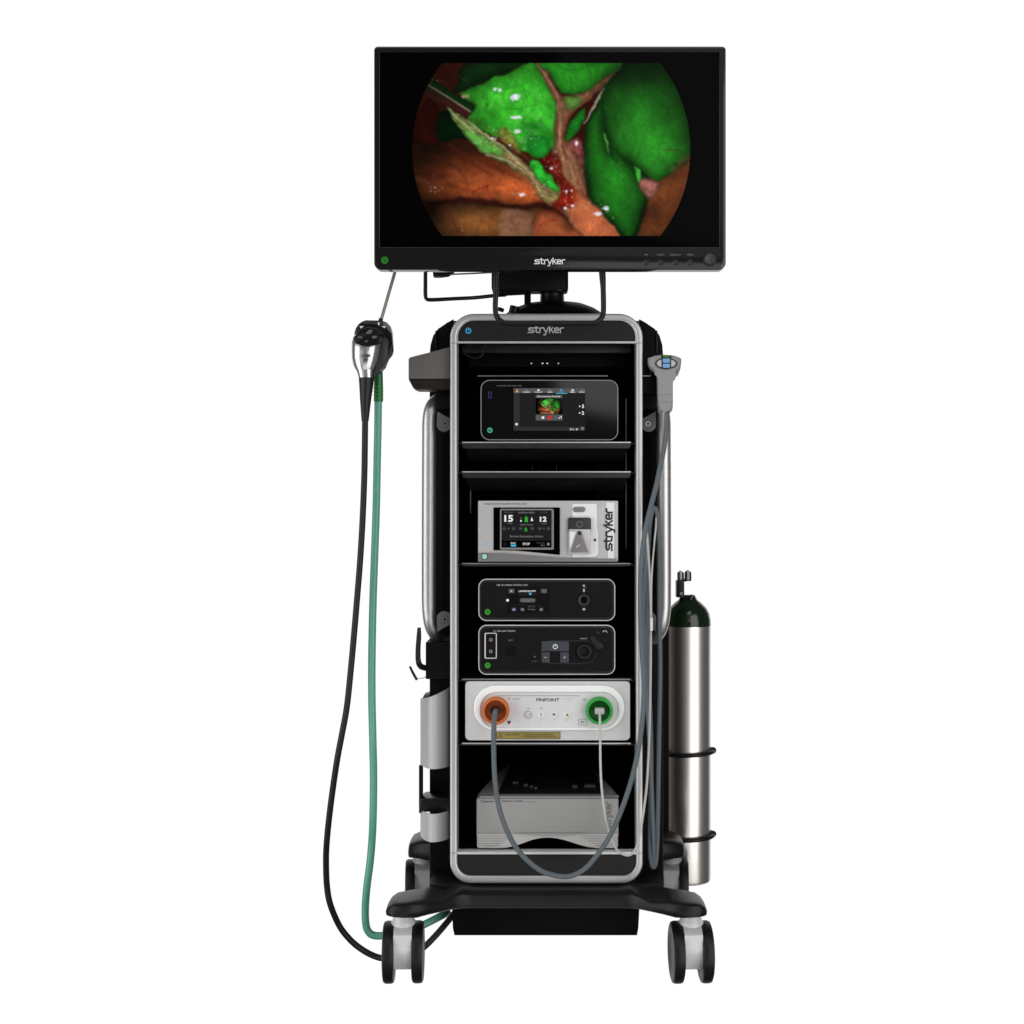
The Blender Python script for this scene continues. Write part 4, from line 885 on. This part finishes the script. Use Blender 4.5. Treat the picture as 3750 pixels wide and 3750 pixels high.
F += [(0, n2, n2 + 1, 1), (n2 - 2, n2 - 1, 2 * n2 - 1, 2 * n2 - 2)]
dk = mesh_obj('control_deck', V, F, 'printer_black', F_, smooth=False)
for (px, py, yy, w, dd) in ((1888, 2868, .10, 10, .008), (1926, 2880, .08, 8, .007), (1946, 2888, .068, 5, .005), (1962, 2899, .056, 5, .005), (2105, 2891, .07, 9, .010), (2160, 2887, .075, 20, .012)):
    t = np.interp(yy, [q[0] for q in st], [q[3] for q in st]); c = P(px, t, yy) + Vector((0, 0, .0035)); hw = w * k(yy)
    V = [c + Vector((sx_ * hw, sy_ * dd, sz)) for sz in (-.002, .001) for sx_, sy_ in ((-1, -1), (1, -1), (1, 1), (-1, 1))]
    mesh_obj('deck_button', V, [(0, 1, 2, 3), (4, 5, 6, 7), (0, 1, 5, 4), (1, 2, 6, 5), (2, 3, 7, 6), (3, 0, 4, 7)], 'rack_grey', dk, smooth=False)
fp = rbox('paper_tray', 1747, 2926, 2263, 3051, .022, .01, 'printer_grey', F_, 2, 2)
bot = [(1747, 3053), (2263, 3053), (2263, 3100), (2258, 3106), (2185, 3106), (2150, 3102), (2110, 3090), (2070, 3077), (2040, 3070), (2010, 3067), (1980, 3069), (1950, 3075), (1915, 3088), (1885, 3098), (1850, 3105), (1820, 3106), (1752, 3106), (1747, 3100)]
fo = prism('foot_panel', bot, .020, .30, 'printer_light', F_, 1.5)
d = Decal(.0195)
for i, yy in enumerate((3062, 3071, 3080, 3089, 3097)):
    d.line([(1749, yy), (1880 - i * 14, yy)], 1.4, 'print_mid'); d.line([(2130 + i * 12, yy), (2261, yy)], 1.4, 'print_mid')
d.build('grooves', fo)
prism('recess_shade', [(1890, 3052), (2150, 3052), (2060, 3061), (1980, 3061)], .0175, .002, 'printer_grey', fo, 0)
d = Decal(.0215); x, y = v_(178, 755); d.text('Canon', x, y, 8, 'print_dim', 48, 'l'); d.text('SELPHY CP1000', x + 78, y, 5, 'print_dim', 76, 'l'); d.line([(x + 165, y + 2), (x + 200, y + 2)], 1, 'print_mid'); d.build('lettering', F_)
d = Decal(.0215); x, y = v_(1600, 1070); d.logo(x, y, 104, 'print_mid', rot=True, sw=.19); d.build('logo', F_)
rbox('side_grille', *v_(1520, 690), *v_(1680, 720), .0285, .004, 'tray_grey', F_, 0, .5)

# ------------------------------------------------------------------ camera head with endoscope
K = thing('endoscope_camera', 'silver and black endoscope camera head hanging left of the cart on a long black cable', 'endoscope camera', P(1345, 1300, -.05))
e_ = lambda x, y: (1240 + x * .1552, 1150 + y * .1552)
KY = -.05
def loft_z(name, st, m, parent, seg=32, e=.85, lean=0, label=None):
    """stations (py, cx, rx, ry_m, yoff)"""
    V = []; F = []
    for py, cx, rx, ry, yo in st:
        c = P(cx, py, KY)
        for s in range(seg):
            a = 2 * math.pi * s / seg; cc, ss = math.cos(a), math.sin(a)
            V.append(c + Vector((rx * k(KY) * math.copysign(abs(cc) ** e, cc), yo + ry * math.copysign(abs(ss) ** e, ss) + 0, 0)))
    for i in range(len(st) - 1):
        for s in range(seg): F.append((i * seg + s, i * seg + (s + 1) % seg, (i + 1) * seg + (s + 1) % seg, (i + 1) * seg + s))
    F += [tuple(range(seg)), tuple((len(st) - 1) * seg + s for s in range(seg))]
    return mesh_obj(name, V, F, m, parent, ang=50, label=label)
# main silver shell
loft_z('shell', [(1215, 1348, 44, .012, .012), (1235, 1346, 54, .022, .004), (1255, 1344, 56, .030, 0), (1290, 1341, 53, .032, 0), (1315, 1339, 50, .032, 0), (1335, 1338, 45, .029, 0), (1348, 1338, 40, .026, 0), (1356, 1338, 36, .024, 0)], 'cam_silver', K)
# dark right flank
prism('side_grip', [e_(*p) for p in ((900, 430), (1060, 500), (1170, 620), (1150, 1000), (1100, 1120), (1060, 1230), (960, 1330), (860, 1480), (830, 1500), (860, 1340), (900, 1100), (910, 800))], KY - .014, .045, 'cam_dark', K, 5)
# coupler: black C around the back
prism('coupler', [e_(*p) for p in ((350, 620), (370, 430), (400, 330), (470, 230), (560, 170), (640, 140), (900, 150), (1020, 150), (1130, 190), (1210, 270), (1245, 400), (1262, 640), (1268, 840), (1240, 940), (1130, 1080), (1080, 900), (900, 700), (600, 600))], KY + .006, .03, 'cam_black', K, 5)
prism('coupler_rim', [e_(*p) for p in ((1040, 180), (1120, 195), (1200, 265), (1240, 400), (1255, 480), (1210, 440), (1130, 330), (1060, 260))], KY + .002, .006, 'tray_grey', K, 1.5)
prism('coupler_bar', [e_(*p) for p in ((580, 180), (920, 180), (930, 250), (600, 240))], KY + .002, .006, 'cam_dark', K, 2)
d = Decal(KY + .001); d.poly([e_(*p) for p in ((490, 285), (600, 285), (545, 325), (520, 340))], 'print_white'); d.poly([e_(*p) for p in ((1015, 285), (1100, 285), (1100, 325), (1080, 335))], 'print_white'); d.rect(*e_(930, 195), *e_(965, 262), 'print_white'); d.build('coupler_notch', K)
# button pad
c0 = e_(680, 590)
bp = prism('button_pad', [(c0[0] + 53 * math.cos(a), c0[1] + 26 * math.sin(a)) for a in [i * math.pi / 18 for i in range(36)]], KY - .034, .012, 'cam_black', K, 4)
prism('pad_hood', [e_(*p) for p in ((390, 440), (520, 350), (700, 300), (900, 340), (1030, 430), (1070, 520), (900, 460), (700, 430), (500, 460))], KY - .026, .03, 'cam_black', K, 3)
for pts in (((640, 470), (680, 400), (740, 365), (800, 380), (790, 420), (745, 470)), ((430, 560), (470, 520), (560, 535), (555, 575)), ((785, 545), (800, 510), (905, 510), (890, 570), (790, 575)), ((600, 610), (650, 640), (720, 605), (650, 680))):
    prism('button', [e_(*p) for p in pts], KY - .037, .003, 'bracket_metal', bp, .8)
d = Decal(KY - .0345); x, y = e_(640, 985); d.text('1788', x, y, 11, 'print_dark', 34, slant=.25); x, y = e_(640, 1085); d.text('4K', x, y, 9, 'print_dark', 18, slant=.25); d.build('lettering', K)
loft_z('neck', [(1354, 1339, 36, .022, 0), (1360, 1339, 33, .021, 0), (1372, 1340, 30, .019, 0), (1384, 1341, 28, .018, 0)], 'cam_silver', K)
loft_z('strain_relief', [(1380, 1342, 28.5, .017, 0), (1388, 1342, 28, .017, 0), (1420, 1341, 25, .015, 0), (1460, 1339, 21, .012, 0), (1500, 1338, 17, .010, 0), (1540, 1337, 13.5, .008, 0), (1543, 1337, 12.5, .0075, 0)], 'black_cable', K, e=1)
tube('cable', [(1337, 1536, -.05), (1336, 1640, -.05), (1334, 1747, -.05), (1328, 1900, -.05), (1319, 2050, -.04), (1307, 2200, -.03), (1296, 2330, -.02), (1284, 2460, -.01), (1270, 2590, 0), (1252, 2690, .01), (1236, 2775, .02), (1220, 2880, .04), (1206, 2989, .06), (1197, 3080, .08), (1194, 3150, .10), (1197, 3240, .12), (1209, 3310, .13), (1240, 3385, .15), (1272, 3430, .16), (1310, 3466, .17), (1359, 3496, .175), (1407, 3510, .17), (1480, 3508, .15), (1540, 3478, .14), (1590, 3432, .15), (1650, 3362, .18), (1680, 3320, .22)],
     [11.5] * 27, 'black_cable', K, n=8, seg=14)
tube('scope_shaft', [(1394, 1178, -.02), (1399, 1160, -.02), (1448, 990, -.01), (1462, 940, -.005)], 6, 'shaft_metal', K, n=3, seg=12)
tube('shaft_socket', [(1390, 1190, -.025), (1395, 1168, -.02)], [9, 8], 'cam_dark', K)
# light cable
G = thing('light_cable', 'teal green light guide cable hanging beside the black camera cable', 'cable', P(1385, 1400, -.02))
gp = tube('connector', [(1386, 1330, -.02), (1386, 1370, -.02), (1386, 1420, -.02), (1386, 1471, -.02)], [15, 16, 17, 17], 'green_plug', G, n=4, seg=24)
for yy in (1418, 1433, 1446, 1460):
    V, F = ringtube('', 1386, -.02, yy, 17, 1.6, '', None); mesh_obj('grip_ring', V, F, 'green_port', gp)
tube('hose', [(1385, 1466, -.02), (1384, 1560, -.02), (1381, 1700, -.02), (1378, 1850, -.02), (1373, 2000, -.01), (1366, 2200, 0), (1362, 2400, .01), (1362, 2560, .02), (1365, 2700, .03), (1368, 2850, .05), (1366, 2995, .07), (1362, 3080, .09), (1355, 3160, .10), (1344, 3245, .11), (1338, 3320, .12), (1339, 3375, .125), (1347, 3408, .13), (1368, 3425, .135), (1410, 3426, .14), (1480, 3418, .15), (1540, 3392, .16), (1600, 3362, .18), (1640, 3342, .22)], 14, 'teal_hose', G, n=8, seg=18)
# ------------------------------------------------------------------ hand held imager and its cable
H = thing('handheld_imager', 'grey handheld imager with blue buttons hanging at the right on a long grey cable', 'handheld imager', P(2438, 1400, -.03))
HY = -.02
hp = [(2375, 1309), (2398, 1303), (2422, 1300), (2440, 1298.5), (2460, 1299.5), (2478, 1304), (2493, 1310), (2496.5, 1316), (2495, 1332), (2489, 1350), (2480, 1361), (2470, 1368), (2465.5, 1378), (2464.5, 1400), (2464.5, 1470), (2464.5, 1492), (2462, 1503), (2454, 1512), (2436, 1500), (2416, 1509), (2413, 1480), (2410.5, 1440), (2410, 1400), (2409, 1382), (2407, 1366), (2397, 1357), (2384, 1347), (2376, 1330)]
body = prism('body', hp, HY, .036, 'imager_grey', H, 11, ang=60)
ring_prism('button_ring', [(2440 + 41 * math.cos(a), 1331 + 20.5 * math.sin(a)) for a in [i * math.pi / 16 for i in range(32)]], [(2440 + 37 * math.cos(a), 1331 + 17 * math.sin(a)) for a in [i * math.pi / 16 for i in range(32)]], HY - .002, .004, 'imager_dark', H)
for s_ in (-1, 1): prism('side_pad', [(2440 + s_ * a, 1331 + b) for a, b in ((17, -14), (25, -12), (33, -6), (35, 0), (32, 6), (25, 11), (17, 14))], HY - .0022, .003, 'imager_lens', H, .8)
kp = prism('keypad', [(2422, 1301), (2458, 1301), (2457, 1348), (2448, 1352), (2432, 1352), (2423, 1348)], HY - .003, .004, 'imager_dark', H, .8)
rbox('button', 2427, 1313, 2453, 1328, HY - .0045, .002, 'button_blue', kp, 2, .8); rbox('button', 2427, 1332, 2453, 1347, HY - .0045, .002, 'button_blue', kp, 2, .8, rb=5)
rbox('button', 2429, 1300, 2450, 1308, HY - .0045, .002, 'button_green', kp, 1, .6)
tr = prism('trigger', [(2484, 1350), (2492, 1340), (2488, 1362), (2482, 1376), (2474, 1379), (2472, 1391), (2466, 1391), (2466, 1372)], HY + .012, .012, 'imager_dark', H, 1)
prism('trigger_guard', [(2490, 1330), (2496, 1322), (2492, 1350), (2484, 1372), (2478, 1378), (2474, 1374), (2484, 1356)], HY + .008, .012, 'imager_grey', tr, 1.5)
d = Decal(HY - .0003); d.line([(2412, 1447), (2464, 1444)], 1.2, 'print_mid'); d.line([(2413, 1473), (2464, 1471)], 1.2, 'print_mid'); d.build('seam', H)
cab = [(2441, 1498, -.01), (2441, 1530, -.01), (2440, 1575, -.015), (2432, 1640, -.02), (2420, 1700, -.03), (2403, 1780, -.04), (2382, 1860, -.045), (2364, 1940, -.045), (2353, 2020, -.045), (2346, 2120, -.045), (2346, 2250, -.045), (2351, 2380, -.045), (2357, 2470, -.045), (2358, 2540, -.045), (2354, 2620, -.045), (2342, 2720, -.045), (2322, 2820, -.05), (2296, 2910, -.05),
       (2262, 3000, -.06), (2225, 3076, -.06), (2180, 3140, -.065), (2140, 3183, -.065), (2090, 3208, -.065), (2040, 3207, -.065), (1980, 3188, -.06), (1920, 3140, -.06), (1875, 3080, -.055), (1840, 3000, -.055), (1822, 2930, -.05), (1813, 2860, -.05), (1809, 2790, -.045), (1808, 2720, -.045), (1809, 2655, -.04), (1812, 2620, -.03), (1814, 2608, -.03), (1816, 2602, -.012)]
tube('cable', cab, [8, 9, 9, 9] + [9.5] * 32, 'grey_hose', H, n=7, seg=14)
# stored loop of grey cable on the right
loop = thing('coiled_cable', 'grey cable hanging in a long narrow loop between the right rail and frame', 'cable', P(2395, 1870, .02))
tube('strand', [(2394, 1862, .02), (2382, 1900, .02), (2374, 2000, .02), (2368, 2150, .02), (2370, 2350, .02), (2378, 2550, .02), (2384, 2750, .02), (2383, 2950, .02), (2381, 3080, .02), (2384, 3150, .02), (2393, 3176, .02), (2402, 3150, .02), (2407, 3060, .02), (2410, 2900, .025), (2413, 2700, .025), (2417, 2450, .025), (2414, 2250, .025), (2414, 2050, .025), (2412, 1930, .025), (2404, 1872, .02)], 8.5, 'grey_hose', loop, n=8, seg=12, closed=True)
tube('strand', [(2372, 1980, .0), (2362, 2150, .0), (2362, 2350, .0), (2368, 2520, .0), (2376, 2680, .0), (2384, 2800, .0), (2390, 2960, 0), (2394, 3080, .01), (2394, 3160, .02)], 7, 'grey_hose', loop, n=8, seg=12)
# white cable from the green port
Wc = thing('white_cable', 'thin white cable plugged into the green port and looping up the right side', 'cable', P(2198, 2600, -.02))
rbox('plug', 2179, 2594, 2213, 2616, -.026, .02, 'imager_lens', Wc, 4, 2)
tube('cord', [(2196, 2608, -.026), (2197, 2640, -.036), (2198, 2720, -.035), (2199, 2800, -.035), (2203, 2880, -.035), (2212, 2960, -.035), (2226, 3030, -.035), (2243, 3082, -.035), (2262, 3115, -.035), (2285, 3130, -.035), (2308, 3130, -.035), (2328, 3108, -.035), (2344, 3050, -.035), (2357, 2970, -.035), (2368, 2880, -.03), (2374, 2780, -.03), (2379, 2650, -.03), (2382, 2500, -.03), (2383, 2380, -.03), (2383, 2250, -.03), (2380, 2130, -.03), (2375, 2040, -.028), (2371, 1975, -.025), (2368, 1945, -.02), (2367, 1930, -.01), (2367, 1915, 0)], [4.6] * 26, 'white_cable', Wc, n=8, seg=10)
tube('cord', [(2403, 1878, .03), (2402, 1930, .008), (2396, 1990, .005), (2390, 2060, .002), (2386, 2130, -.005), (2385, 2220, -.015), (2386, 2290, -.022)], 3.4, 'white_cable', Wc, n=6, seg=8)
rbox('cable_tag', 2381, 2262, 2391, 2310, -.038, .004, 'print_white', Wc, 0, .6)
